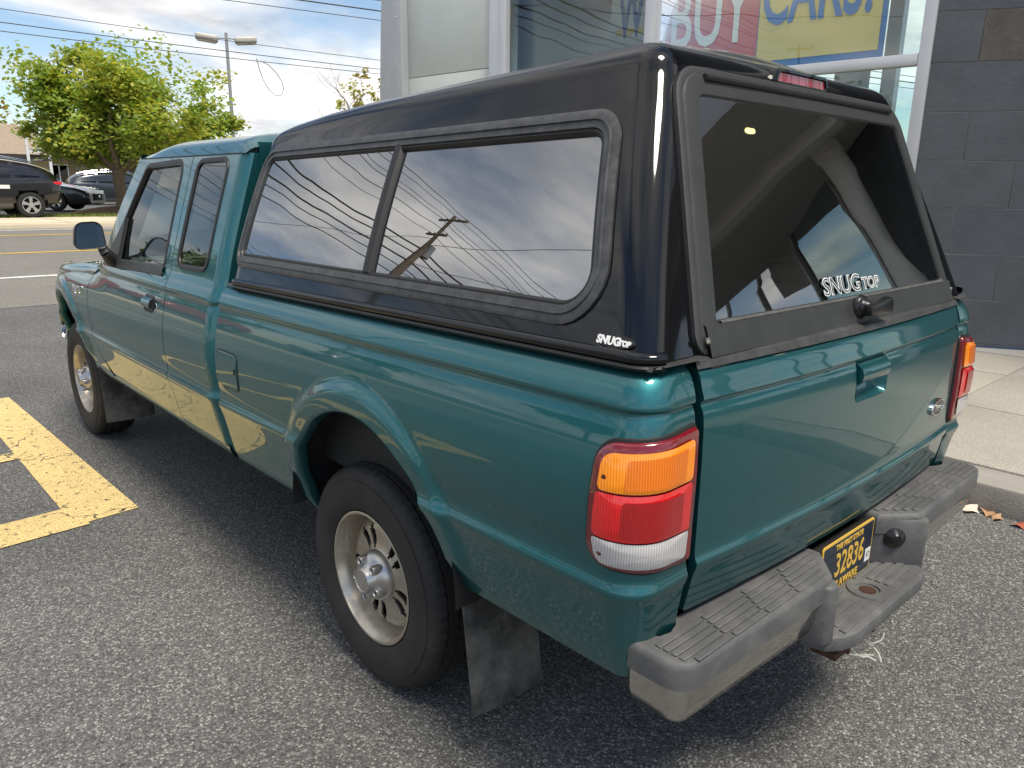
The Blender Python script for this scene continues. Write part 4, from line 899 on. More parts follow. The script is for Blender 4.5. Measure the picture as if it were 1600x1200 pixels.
# rear door: plastic frame, glass, lower panel, handle
def rsurf(x, z, h): return Vector((x, cap_yr(z)-.936*h-.012*(1-(x/.7)**2)*.5, z-.0+.35*h))
rd = frame_ring('rear_door', RD, [.03, .03, .085, .085], [(-.006, -.002), (-.006, .008), (0, .011), (.010, .011), (.013, .015), (.020, .0165), (.054, .0165), (.058, .011)], rsurf, PLAST, cap, sub=14)
RG = [(-.618, 1.224), (.618, 1.224), (.490, 1.680), (-.490, 1.680)]
RGL = glass('rear_door_glass', (.60, .68, .66), 2.7, wave=.0006, wave_scale=3.0)
pane('rear_glass', RG, [.02, .02, .05, .05], -.01, .011, rsurf, RGL, rd, sub=14, bulge=.004, rings=10)
q = MB(); q.grid(lambda x, k: rsurf(x*(1-.0*k), [1.230, 1.226, 1.20, 1.168, 1.164, 1.148, 1.144][k], [.013, .021, .021, .020, .015, .014, .0][k]), frange(-.652, .652, .05), range(7)); q.build('door_lower_panel', PLAST, rd, smooth=30)
q = MB(); q.grid(lambda x, k: rsurf(x, [1.233, 1.231, 1.227, 1.225][k], [.014, .0225, .0225, .019][k]), [-.60, 0, .60], range(4)); q.build('glass_lip', mat('lip_worn', (.11, .11, .105), .6, var=.3, var_scale=40), rd)
q = MB(); q.tube([rsurf(-.47, 1.712, .020), rsurf(.47, 1.712, .020)], .007, 8); q.build('hinge_rail', SEAL, rd)
for sx in (-1, 1):
    q = MB(); q.lathe([(0, .007), (-.003, .007), (-.004, .0001)], 10, 'y', rsurf(sx*.655, 1.20, .019)); q.build('door_screw', CHR, rd)
# twist handle
hd = MB(); hc = rsurf(0, 1.205, .021); hd.lathe([(0, .032), (-.008, .031), (-.014, .022), (-.03, .018), (-.032, .0001)], 18, 'y', hc); 
hd.prism([(-.03, -.012), (.02, -.016), (.095, -.024), (.10, .0), (.085, .020), (.02, .014), (-.03, .012)], -.010, .012, Matrix.Translation(hc+Vector((.0, -.034, .0)))@Matrix.Rotation(R(90), 4, 'X')@Matrix.Rotation(R(3), 4, 'Z')); hd.build('twist_handle', mat('handle_black', (.012, .012, .013), .3), rd, bevel=.003)
# sticker lettering on the glass
for txt, x, sz in (('SNUG', -.055, .060), ('TOP', .105, .042)):
    c_ = bpy.data.curves.new('t', 'FONT')
    lettering('glass_lettering', txt, sz, (1, 0, 0), (0, .33, 1), rsurf(x, 1.262-(.004 if txt == 'TOP' else 0), .0175), WHP, rd, extrude=.0003, bold=.0016, sx=1.25)
    lettering('glass_lettering_core', txt, sz, (1, 0, 0), (0, .33, 1), rsurf(x, 1.262-(.004 if txt == 'TOP' else 0), .0185), mat('sticker_dark', (.015, .03, .03), .3), rd, extrude=.0003, bold=-.0012, sx=1.25)
# third brake light in its pod
def bl(x, z, h): return Vector((x, -.784-.936*h+.10*x*x, z+.25*h))
PB = [(-.140, 1.734), (.140, 1.734), (.122, 1.775), (-.122, 1.775)]
q = MB(); q.loops([[bl(u, v, h) for u, v in rloop(PB, d, .012, 5, 6)] for d, h in ((-.004, -.10), (-.004, -.02), (0, .012), (.003, .016), (.009, .016), (.011, .010))]); pod = q.build('brake_light_pod', BLK, cap, smooth=50)
BRL = mat('brake_lens', (.30, .006, .012), .12, coat=1., emit=(.6, .01, .02), estr=.04); pane('brake_lens', PB, .012, .010, .011, bl, BRL, pod, sub=6)
for i in range(1, 7):
    q = MB(); x = lerp(-.13, .13, i/7); q.add([bl(x-.001, 1.744, .0125), bl(x+.001, 1.744, .0125), bl(x+.001, 1.766, .0125), bl(x-.001, 1.766, .0125)], [(0, 1, 2, 3)]); q.build('lens_rib', LFR, pod, smooth=0)
# ================================================================== wheels, flaps, bumper
TYRE = mat('tyre_rubber', (.020, .0185, .018), .75, var=.2, var_scale=9, bump=.15, bump_scale=120, dirt=((.055, .05, .046), .4, 11))
RIMM = mat('champagne_alloy', (.54, .50, .43), .32, .85, rvar=.1, var=.12, var_scale=12, dirt=((.14, .10, .07), .55, 10))
CAPM = mat('hub_cap_metal', (.50, .49, .48), .33, .95, var=.1, var_scale=30)
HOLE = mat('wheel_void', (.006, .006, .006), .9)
RT = .3475
def tyre_mesh():
    K = 180
    # (axial from centre, radius, tread block?) outward is negative x
    P = []
    prof = [(-.085, .206, 0), (-.100, .212, 0), (-.108, .225, 0), (-.112, .245, 0), (-.1135, .265, 0), (-.1125, .285, 0), (-.109, .303, 0), (-.1085, .306, 0), (-.106, .3065, 0), (-.103, .318, 0), (-.098, .329, 0), (-.091, .3375, 2), (-.082, .3425, 2), (-.066, .3452, 2), (-.0655, .336, 0), (-.0575, .336, 0), (-.057, .3460, 1), (-.040, .3468, 1), (-.029, .3470, 1), (-.0285, .337, 0), (-.0205, .337, 0), (-.020, .3474, 1), (0, .3475, 1)]
    prof += [(-a, r, b) for a, r, b in prof[-2::-1]]
    q = MB(); vs = []
    for i, (a, r, b) in enumerate(prof):
        for j in range(K):
            t = 2*math.pi*(j+(.35*math.sin(a*40) if b else 0))/K; rr_ = r
            if b == 2 and j % 3 == 0: rr_ -= .004
            if b == 1 and (j+i) % 3 == 0: rr_ -= .004
            if abs(r-.3385) < 0: pass
            vs.append((a, rr_*math.cos(t), rr_*math.sin(t)))
    n = len(prof); q.add(vs, [(i*K+j, i*K+(j+1) % K, (i+1)*K+(j+1) % K, (i+1)*K+j) for i in range(n-1) for j in range(K)]); return q.mesh(28)
def rim_mesh():
    q = MB(); q.lathe([(-.070, .190), (-.088, .196), (-.096, .2055), (-.0995, .2075), (-.101, .205), (-.0995, .199), (-.090, .1945), (-.084, .190), (-.066, .184), (-.048, .180), (-.034, .176)], 64, 'x')
    return q.mesh(50)
def disc_mesh():
    K = 120; rs = [.045, .055, .070, .082, .094, .106, .118, .130, .142, .154, .166, .1765]
    ax = {r: x for r, x in zip(rs, [-.074, -.073, -.067, -.061, -.057, -.055, -.054, -.055, -.056, -.053, -.043, -.033])}
    slots = set()
    for s in range(5):
        c = s*24+12
        for d in (-5, -4, -3, -2, 2, 3, 4, 5):
            for ri in range(3, 9): 
                if abs(d) in (2, 5) and ri in (3, 8): continue
                slots.add(((c+d+(0 if d > 0 else 0)) % K, ri))
    q = MB(); vs = []
    for layer in (0, .008):
        for r in rs:
            for j in range(K):
                t = 2*math.pi*(j)/K; vs.append((ax[r]+layer, r*math.cos(t), r*math.sin(t)))
    n = len(rs); off = n*K; fs = []
    for i in range(n-1):
        for j in range(K):
            if (j, i) in slots: continue
            a, b, c, d = i*K+j, i*K+(j+1) % K, (i+1)*K+(j+1) % K, (i+1)*K+j
            fs += [(a, b, c, d), (a+off, d+off, c+off, b+off)]
            for (x, y), e in ((((j-1) % K, i), (a, d)), (((j+1) % K, i), (b, c)), ((j, i-1), (a, b)), ((j, i+1), (d, c))):
                if (x, y) in slots: fs.append((e[0], e[1], e[1]+off, e[0]+off))
    q.add(vs, fs); return q.mesh(40)
def cap_mesh():
    q = MB(); q.lathe([(-.05, .080), (-.072, .079), (-.084, .073), (-.094, .064), (-.101, .053), (-.110, .045), (-.122, .041), (-.127, .038), (-.128, .034), (-.126, .033), (-.126, .0001)], 40, 'x')
    return q.mesh(40)
def lugs_mesh():
    q = MB()
    for i in range(1):
        c = (-.018, 0, .058)
        q.lathe([(-.060, .0155), (-.090, .0150), (-.0955, .0135), (-.0965, .0115), (-.094, .0100), (-.085, .0095)], 18, 'x', c)
    return q.mesh(40)
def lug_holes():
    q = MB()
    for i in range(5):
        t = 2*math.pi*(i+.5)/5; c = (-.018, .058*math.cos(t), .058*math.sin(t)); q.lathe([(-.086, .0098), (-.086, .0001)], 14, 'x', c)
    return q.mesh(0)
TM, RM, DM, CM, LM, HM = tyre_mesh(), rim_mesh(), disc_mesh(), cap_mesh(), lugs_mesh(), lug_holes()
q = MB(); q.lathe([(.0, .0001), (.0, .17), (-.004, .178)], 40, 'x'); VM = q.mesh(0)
q = MB(); q.lathe([(.02, .0001), (.02, .12), (.012, .13), (.06, .13)], 40, 'x'); BM_ = q.mesh(30)
for i, (x, y, rot) in enumerate([(-.722, 0, .42), (-.722, 3.193, .1), (.722, 0, .9), (.722, 3.193, .2)]):
    wh = empty('wheel', (x, y, .3425), 0, truck); sg = 1 if x < 0 else -1
    for nm, me, m_ in (('tyre', TM, TYRE), ('rim', RM, RIMM), ('wheel_disc', DM, RIMM), ('hub_cap', CM, CAPM), ('lug_recesses', HM, HOLE), ('wheel_void', VM, HOLE), ('brake_drum', BM_, mat('brake_iron', (.06, .05, .045), .6, .6))):
        o = link(nm, me, wh, m_); o.rotation_euler = (rot if nm not in ('tyre',) else 0, 0, 0 if sg > 0 else math.pi)
        if nm == 'wheel_void': o.location.x = .03*sg
    for k in range(5):
        o = link('lug_cover', LM, wh, CAPM); o.rotation_euler = (rot+2*math.pi*(k+.5)/5-math.pi/2, 0, 0 if sg > 0 else math.pi)
# mud flaps
FLAP = mat('flap_rubber', (.030, .030, .030), .6, var=.3, var_scale=8, dirt=((.22, .215, .20), .75, 6), bump=.15, bump_scale=60)
def flap(name, x0, x1, y, zt, zb_, tilt, sx):
    q = MB(); nx, nz = 8, 10; 
    def f(u, v): 
        x = lerp(x0, x1, u); z = lerp(zt, zb_, v); z2 = z+(.0 if v < .9 else 0); return Vector((sx*x, y-tilt*v-.012*math.sin(u*3.1)*v+.02*(1-v)*0, z2))
    V1 = [f(u/nx, v/nz) for u in range(nx+1) for v in range(nz+1)]; 
    q.add(V1+[p+Vector((0, .006, 0)) for p in V1], [])
    N = len(V1); w_ = nz+1
    for u in range(nx):
        for v in range(nz):
            a, b, c, d = u*w_+v, (u+1)*w_+v, (u+1)*w_+v+1, u*w_+v+1; q.f += [(a, b, c, d), (a+N, d+N, c+N, b+N)]
    for u in range(nx):
        for v in (0, nz): a, b = u*w_+v, (u+1)*w_+v; q.f.append((a, b, b+N, a+N))
    for v in range(nz):
        for u in (0, nx): a, b = u*w_+v, u*w_+v+1; q.f.append((a, b, b+N, a+N))
    o = q.build(name, FLAP, truck, smooth=40)
    q = MB(); q.lathe([(0, .010), (-.004, .009), (-.006, .0001)], 10, 'y', (sx*lerp(x0, x1, .16), y-.004, zt-.06)); q.build('flap_bolt', HOLE, o)
    return o
for sx in (-1, 1):
    flap('mud_flap', .832, .585, -.455, .54, .160, .055, sx); flap('mud_flap', .838, .58, 2.735, .56, .185, .03, sx)
# ---- rear step bumper
bump_ = empty('rear_bumper', (0, 0, 0), 0, truck)
STEP = mat('step_plastic', (.095, .095, .097), .55, var=.18, var_scale=12, bump=.18, bump_scale=260, dirt=((.26, .25, .235), .45, 9))
STEEL = mat('bumper_chrome', (.58, .57, .55), .10, 1.0, rvar=.05, var=.10, var_scale=6, dirt=((.32, .30, .27), .2, 20))
# plan outline of one wing (left): inner edge, end wrap, rear edge, notch wall
def wing_plan(d):
    # d insets the outer edge
    P_ = [(-.836+d, -.992), (-.836+d, -1.030)]
    for a in frange(0, math.pi/2, math.pi/16): P_.append((-.786-(.050-d)*math.cos(a), -1.070-(.056-d)*math.sin(a)))
    P_ += [(-.60, -1.132+d), (-.42, -1.137+d), (-.268-d*.3, -1.140+d)]
    P_ += [(-.252-d, -1.132+d), (-.168-d, -1.060)]
    P_ += [(-.168-d, -1.000), (-.690, -1.000), (-.715, -1.018), (-.745, -1.028), (-.775, -1.022), (-.79, -1.005), (-.80, -.992)]
    return P_
def wing(sx):
    q = MB()
    lv = [(.0, .565), (-.0, .574), (.0, .608), (.002, .616), (.006, .6205), (.012, .622)]
    q.loops([[Vector((sx*-x*-1, y, z)) for x, y in wing_plan(d)] for d, z in lv], fill0=True, fill1=True)
    wobj = q.build('step_pad', STEP, bump_, smooth=32)
    # raised tread bars in rows
    q = MB()
    for r_ in range(5):
        y = -1.117+.0185*r_
        for k in range(4):
            xe = -.272+(y+1.117)*1.1; x0_ = -.79 if r_ == 0 else -.812
            xa = lerp(x0_, xe, k/4)+.003; xb = lerp(x0_, xe, (k+1)/4)-.003
            q.box((xa, y-.0068, .6215), (xb, y+.0068, .6262))
    if sx < 0: q.v = [(-a, b, c) for a, b, c in q.v]
    q.build('tread_bars', STEP, wobj, bevel=.0015, seg=1)
    # chrome steel face below
    q = MB(); lv = [(.012, .566), (.010, .553), (.012, .515), (.022, .482), (.045, .468)]
    q.loops([[Vector((sx*-x*-1, y, z)) for x, y in wing_plan(d)[:14]] for d, z in lv], close=False); q.build('steel_face', STEEL, bump_, smooth=50)
for sx in (1, -1): wing(sx)
# lower step in the middle, its side walls and back wall
def ctr(d, sx=1):
    return [(-.30+d, -1.095), (-.285+d, -1.150+d*.5), (-.250+d, -1.178+d), (-.20, -1.190+d), (.20, -1.190+d), (.250-d, -1.178+d), (.285-d, -1.150+d*.5), (.30-d, -1.095), (.17-d, -1.045), (-.17+d, -1.045)]
q = MB(); q.loops([[Vector((x, y, z)) for x, y in ctr(d)] for d, z in ((.02, .424), (.004, .432), (0, .450), (.004, .466), (.014, .472))], fill0=True, fill1=True); st = q.build('centre_step', STEP, bump_, smooth=32)
q = MB()
for r_ in range(5):
    y = -1.163+.023*r_
    for a, b in ((-.235+.01*abs(r_-2), -.075), (.075, .235-.01*abs(r_-2))) if r_ in (1, 2, 3) else ((-.235, -.004), (.004, .235)):
        q.box((a+(.04 if r_ == 4 else 0), y-.0080, .4718), (b-(.04 if r_ == 4 else 0), y+.0080, .4762))
q.build('tread_bars', STEP, st, bevel=.0015, seg=1)
q = MB(); q.lathe([(.4725, .030), (.477, .031), (.477, .052), (.4725, .054)], 28, 'z', (.012, -1.118, 0)); q.build('ball_mount_ring', STEP, st)
q = MB(); q.lathe([(.4735, .0001), (.4735, .022)], 20, 'z', (.012, -1.118, 0)); q.build('ball_mount_hole', mat('rust_hole', (.05, .02, .012), .9), st)
for sx in (-1, 1):
    q = MB(); q.grid(lambda t, z: Vector((sx*lerp(.256, .170, t), lerp(-1.136, -1.052, t), z)), frange(0, 1, .2), frange(.454, .612, .03)); q.grid(lambda t, z: Vector((sx*lerp(.256, .29, t), lerp(-1.136, -1.11, t), z)), [0, 1], [.44, .55]); q.build('notch_wall', STEP, bump_, smooth=60)
for sx in (-1, 1):
    q = MB(); q.prism([(sx*x, y) for x, y in ((.315, -1.06), (.312, -1.125), (.298, -1.152), (.272, -1.160), (.248, -1.138), (.166, -1.050), (.166, -1.02), (.315, -1.02))], .452, .606); q.build('notch_cheek', STEP, bump_, bevel=.008)
q = MB(); q.box((-.18, -1.046, .44), (.18, -1.02, .60)); q.build('notch_back', DARK, bump_, smooth=0)
kq = MB(); kq.lathe([(0, .030), (-.006, .030), (-.012, .022), (-.020, .014), (-.021, .0001)], 18, 'y'); ko = kq.build('rubber_plug', mat('plug_black', (.010, .010, .010), .25), bump_); ko.data.transform(Matrix.Translation((.212, -1.096, .552))@Matrix.Rotation(R(-44), 4, 'Z'))
# bumper brackets and rusty receiver
RUST = mat('rust', (.085, .040, .024), .85, var=.5, var_scale=25, bump=.5, bump_scale=80)
q = MB(); q.box((-.05, -1.10, .345), (.03, -.85, .43)); q.build('receiver', RUST, bump_, bevel=.004)
q = MB(); q.box((-.10, -1.135, .335), (-.088, -1.02, .43)); q.box((.05, -1.135, .335), (.062, -1.02, .43)); q.box((-.14, -1.12, .325), (.0, -1.05, .345)); q.build('hitch_plate', RUST, bump_, bevel=.003)
rr = random.Random(5); CORD = mat('frayed_cord', (.55, .56, .50), .8)
for i in range(9):
    x = rr.uniform(-.10, .06); p = Vector((x, -1.10, .345)); pts = [p]
    d = Vector((rr.uniform(-.4, .5), rr.uniform(-.8, .1), rr.uniform(-.6, .1)))
    for k in range(9):
        d = (d+Vector((rr.uniform(-1, 1), rr.uniform(-1, 1), rr.uniform(-1.0, .8)))*.55).normalized(); p = p+d*.0115; p.z = max(p.z, .29); pts.append(p.copy())
    q = MB(); q.tube(pts, .0022, 5); q.build('loose_cord', CORD, bump_)
# number plate
PLB = mat('plate_blue', (.010, .018, .035), .4, coat=.4); PLY = mat('plate_gold', (.72, .45, .07), .45)
px0, px1, pz0, pz1, py_ = -.1525, .1525, .469, .6215, -1.0585
q = MB(); q.loops([[Vector((x, py_-h, z)) for x, z in rpoly([(px0, pz0), (px1, pz0), (px1, pz1), (px0, pz1)], d, .012, 5)] for d, h in ((0, -.002), (0, .001), (.006, .0015))], fill1=True); pl_ = q.build('number_plate', PLY, bump_, smooth=0)
q = MB(); q.loops([[Vector((x, py_-h, z)) for x, z in rpoly([(px0, pz0), (px1, pz0), (px1, pz1), (px0, pz1)], d, .012, 5)] for d, h in ((.0062, .001), (.0062, .0022))], fill1=True); q.build('plate_field', PLB, pl_, smooth=0)
zc = (pz0+pz1)/2
for txt, x, z, s_, sx_ in (('32836', .012, zc-.002, .094, .74), ('THE FIRST STATE', .0, pz1-.022, .021, 1.0), ('DELAWARE', -.01, pz0+.018, .030, 1.05)):
    lettering('plate_lettering', txt, s_, (1, 0, 0), (0, 0, 1), (x, py_-.0026, z), PLY, pl_, extrude=.0006, bold=.0008, sx=sx_)
q = MB(); q.box((.112, py_-.0032, pz0+.028), (.144, py_-.002, pz0+.066)); q.build('plate_sticker', WHP, pl_, smooth=0)
lettering('sticker_print', '57', .022, (1, 0, 0), (0, 0, 1), (.128, py_-.0036, pz0+.047), SEAL, pl_, extrude=.0002)
# ================================================================== BACKGROUND ACROSS THE STREET
CARG = glass('car_glass', (.05, .06, .065), 1.45)
WHR = mat('alloy_silver', (.60, .60, .61), .3, .8); TY2 = mat('tyre_far', (.018, .018, .018), .8)
def car(label, loc, rz, paint, st, wheels, wr, hw=.92, glassy=None, rails=False, cladding=None, name='parked_car', cat='car', tail=True):
    """st: stations along the length (x: 0 rear .. L front): (x, belt height, roof height, roof half width factor, bottom, width factor)"""
    t = empty(name, loc, rz); tag(t, label, cat, 'cars parked across the street')
    def sec(x, k):
        b = cubic([(s[0], s[1]) for s in st], x); r = cubic([(s[0], s[2]) for s in st], x); rw = cubic([(s[0], s[3]) for s in st], x); bt = cubic([(s[0], s[4]) for s in st], x); wf = cubic([(s[0], s[5]) for s in st], x)*hw
        r = max(r, b+.012)
        return [(wf*.80, bt), (wf*.95, bt+.05), (wf*.985, bt+.16), (wf, lerp(bt, b, .45)), (wf*1.0, lerp(bt, b, .62)), (wf*.985, lerp(bt, b, .80)), (wf*.965, b-.04), (wf*.935, b), (lerp(wf*.93, rw*hw, .5)+.012, lerp(b, r, .5)), (lerp(wf*.93, rw*hw, .9), lerp(b, r, .86)), (rw*hw*.9, lerp(b, r, .97)), (rw*hw*.6, r+.015), (0, r+.025)][k]
    L = st[-1][0]; xs = frange(0, L, .07)
    V, F = MB(), None
    def surf(x, k, s, o=0):
        y, z = sec(x, k); return Vector((x, s*(y+o), z))
    q = MB()
    for s in (-1, 1):
        n = len(xs)
        g0 = len(q.v); q.v += [surf(x, k, s) for x in xs for k in range(13)]
        for i in range(n-1):
            for k in range(12):
                c = (xs[i]+xs[i+1])/2; zc_ = (sec(c, k)[1]+sec(c, k+1)[1])/2
                if k < 7 and any(math.hypot(c-wx, zc_-wr) < wr+.055 for wx in wheels): continue
                q.f.append((g0+i*13+k, g0+(i+1)*13+k, g0+(i+1)*13+k+1, g0+i*13+k+1))
    for x in (0, L):
        i = len(q.v); q.v += [surf(x, k, -1) for k in range(13)]+[surf(x, k, 1) for k in range(12, -1, -1)]; q.f.append(tuple(range(i, i+26)))
    q.build('body', paint, t, smooth=38, merge=1e-4)
    # glass band on the sides, split by pillars
    for s in (-1, 1):
        for a, b in glassy['side']:
            g = MB(); g.grid(lambda x, v: (lambda p, r: Vector((x, s*(lerp(p[0], r[0], v)+.006), lerp(p[1], r[1], v))))(sec(x, 7), sec(x, 9)), frange(a, b, .1), frange(.10, .98, .22)); g.build('side_window', CARG, t, smooth=50)
        if rails:
            g = MB(); g.tube([surf(x, 10, s)+Vector((0, 0, .04)) for x in frange(rails[0], rails[1], .2)], .018, 6); g.build('roof_rail', CHR, t)
            g = MB(); g.tube([Vector((x, s*(sec(x, 9)[0]+.012), sec(x, 9)[1]+.01)) for x in frange(rails[0]-.35, rails[1], .12)], .016, 6); g.build('window_trim', CHR, t)
        for wx in wheels:
            w_ = empty('wheel', (wx, s*(hw-.12), wr), 0, t)
            g = MB(); g.lathe([(-.10, wr*.62), (-.11, wr*.72), (-.10, wr*.93), (-.06, wr), (.06, wr), (.10, wr*.93), (.11, wr*.72), (.10, wr*.62)], 30, 'y'); g.build('tyre', TY2, w_)
            g = MB(); g.lathe([(s*.10, wr*.66), (s*.105, wr*.60), (s*.06, wr*.57)], 30, 'y'); 
            for k in range(5):
                for dd in (-.13, .13):
                    m_ = Matrix.Rotation(2*math.pi*k/5+dd, 4, 'Y'); g.box((-.022, s*.07-.02, wr*.10), (.022, s*.07+.02, wr*.62), m_)
            g.lathe([(s*.095, .0001), (s*.095, wr*.2), (s*.05, wr*.22)], 16, 'y'); g.build('rim', WHR, w_)
            g = MB(); g.lathe([(s*.03, .0001), (s*.03, wr*.64)], 24, 'y'); g.build('wheel_well', HOLE, w_)
            g = MB(); g.grid(lambda a, k: Vector((wx+(wr+.075)*math.cos(a), s*k, wr+(wr+.075)*math.sin(a))), frange(-.2, math.pi+.2, .2), [hw-.45, hw-.01]); g.build('wheel_arch', cladding or HOLE, t)
    for nm, a, b, k0, k1 in glassy['end']:
        g = MB(); g.grid(lambda u, x: (lambda p, r: Vector((x, lerp(-p[0], p[0], u)*.97, p[1])))(sec(x, 9), 0)+Vector((0, 0, .028+.0*u)) if False else Vector((x, lerp(-1, 1, u)*sec(x, 10)[0]*.98, lerp(sec(x, 10)[1], sec(x, 12)[1], 1-abs(2*u-1)**2)+.012)), frange(0, 1, .1), frange(a, b, .08)); g.build(nm, CARG, t, smooth=50)
    if cladding:
        for s in (-1, 1):
            g = MB(); g.grid(lambda x, k: (lambda p: Vector((x, s*(p[0]+.008), p[1])))(sec(x, k)), frange(wheels[0]+wr+.08, wheels[1]-wr-.08, .2), [0, 1, 2]); g.build('sill_cladding', cladding, t)
    if tail:
        for s in (-1, 1):
            g = MB(); g.box((-.03, s*hw*.55, sec(.0, 6)[1]-.02), (.22, s*hw*.90, sec(0, 7)[1]+.03)); g.build('tail_light', REDL, t, bevel=.02)
        g = MB(); g.box((-.05, -.55, .62), (.02, .55, .80)); g.build('rear_bumper_trim', cladding or HOLE, t, bevel=.02)
    return t, sec
BLKP = mat('black_car_paint', (.006, .006, .008), .25, .2, coat=1.); GRYP = mat('slate_car_paint', (.022, .028, .038), .3, .5, coat=1.); DGP = mat('charcoal_car_paint', (.022, .024, .028), .28, .5, coat=1.); REDP = mat('red_car_paint', (.40, .012, .015), .3, .2, coat=1.); SILP = mat('silver_car_paint', (.45, .46, .47), .3, .7, coat=1.)
SUV = [(0, .98, 1.0, .62, .50, .82), (.10, 1.04, 1.22, .66, .40, .90), (.42, 1.07, 1.43, .72, .34, .97), (.9, 1.06, 1.57, .76, .26, 1.0), (1.7, 1.02, 1.67, .78, .25, 1.0), (2.4, .99, 1.64, .77, .25, 1.0), (2.75, .98, 1.50, .75, .25, 1.0), (3.35, .97, .985, .72, .25, 1.0), (4.0, .92, .93, .7, .26, .98), (4.4, .82, .83, .66, .30, .90), (4.55, .70, .71, .6, .38, .78)]
GSUV = {'side': [(.52, 1.12), (1.22, 1.98), (2.06, 2.92)], 'end': [('windscreen', 2.62, 3.22, 0, 0), ('rear_screen', .08, .40, 0, 0)]}
cg = mat('grey_cladding', (.10, .10, .10), .6)
zF = .50
# black SUV at the left edge, tail to the right
t, s_ = car('black suv with chrome window trim, tail towards the tree', (3.62, 22.05+2.3, zF), math.pi+.06, BLKP, SUV, (.83, 3.55), .36, .93, GSUV, (.55, 2.7), cg, name='parked_suv', cat='suv')
q = MB(); q.box((-.02, -.62, .42), (.10, .62, .58)); q.build('skid_plate', SILP, t, bevel=.02); q = MB(); q.box((.28, -.55, 1.585), (.05, .55, 1.62)); q.build('roof_spoiler', BLKP, t, bevel=.015)
for s in (-1, 1):
    q = MB(); q.add([(1.3, s*.935, .80), (1.8, s*.937, .80), (1.8, s*.937, .90), (1.3, s*.935, .90)], [(0, 1, 2, 3)]); q.build('door_decal', WHP, t, smooth=0)
# slate SUV behind the tree trunk, nose to the right, with a lime sticker
t, s_ = car('slate grey suv behind the tree trunk with lime sticker on its windscreen', (7.2, 38.6, zF-.1), -.10, GRYP, SUV, (.83, 3.55), .35, .93, GSUV, (.55, 2.7), cg, name='parked_suv', cat='suv')
q = MB(); q.box((3.0, -.80, 1.20), (3.35, -.70, 1.33)); q.build('windscreen_sticker', mat('lime_sticker', (.35, .80, .05), .5), t, bevel=.01)
# charcoal sedan nosing out between them
SED = [(0, .86, .88, .6, .42, .78), (.12, .93, .95, .66, .32, .9), (.6, .97, .99, .70, .22, .98), (1.05, .96, 1.20, .72, .20, 1.0), (1.7, .94, 1.42, .74, .19, 1.0), (2.3, .92, 1.45, .74, .19, 1.0), (2.75, .90, 1.36, .73, .19, 1.0), (3.5, .88, .895, .72, .19, 1.0), (4.2, .80, .81, .70, .20, .97), (4.6, .68, .69, .66, .22, .88), (4.72, .58, .59, .6, .26, .78)]
GSED = {'side': [(1.15, 1.75), (1.85, 2.85)], 'end': [('windscreen', 2.62, 3.32, 0, 0), ('rear_screen', .8, 1.35, 0, 0)]}
t, s_ = car('charcoal sedan nosing out between the two parked suvs', (2.2, 31.9, zF+.02), -.62, DGP, SED, (.85, 3.65), .33, .90, GSED, name='parked_sedan', cat='sedan')
q = MB(); q.box((4.60, -.34, .36), (4.76, .34, .58)); q.build('grille', HOLE, t, bevel=.02)
q = MB(); q.box((4.74, -.36, .585), (4.78, .36, .60)); q.box((4.75, -.05, .44), (4.785, .05, .54)); q.build('grille_chrome', CHR, t, bevel=.005)
for s in (-1, 1):
    q = MB(); q.box((4.30, s*.45, .60), (4.66, s*.74, .70)); q.build('headlamp', CLR, t, bevel=.02)
# cars and trees only seen mirrored in the truck's side
for x, y, p_, lb, m0 in ((-13, 27.5, REDP, 'red hatchback mirrored in the truck side, left of the black suv', SUV), (-20, 27.5, SILP, 'silver car mirrored in the truck side, beyond the red one', SUV), (-8.3, 27.8, REDP, 'red wagon parked left of the black suv beyond the verge', SUV)):
    car(lb, (x, y, zF), .1, p_, m0, (.83, 3.55), .35, .92, GSUV)
# ------------------------------------------------------------------ trees
BARK = mat('bark', (.16, .12, .085), .9, var=.3, var_scale=12, bump=.8, bump_scale=30)
def leafmat(name, c, v=.35):
    m = mat(name, c, .6, var=v, var_scale=1.1); b = m.node_tree.nodes['Principled BSDF']
    b.inputs['Subsurface Weight'].default_value = 0; 
    t = m.node_tree; tr = t.nodes.new('ShaderNodeBsdfTranslucent'); tr.inputs[0].default_value = (c[0]*1.4, c[1]*1.4, c[2]*.7, 1); ms = t.nodes.new('ShaderNodeMixShader'); ms.inputs[0].default_value = .38
    o = [n for n in t.nodes if n.type == 'OUTPUT_MATERIAL'][0]; t.links.new(b.outputs[0], ms.inputs[1]); t.links.new(tr.outputs[0], ms.inputs[2]); t.links.new(ms.outputs[0], o.inputs[0]); return m
LG = leafmat('maple_green', (.25, .35, .06)); LY = leafmat('maple_yellow', (.42, .43, .07)); LDK = leafmat('dark_foliage', (.045, .075, .018)); LAU = leafmat('autumn_gold', (.34, .24, .04))
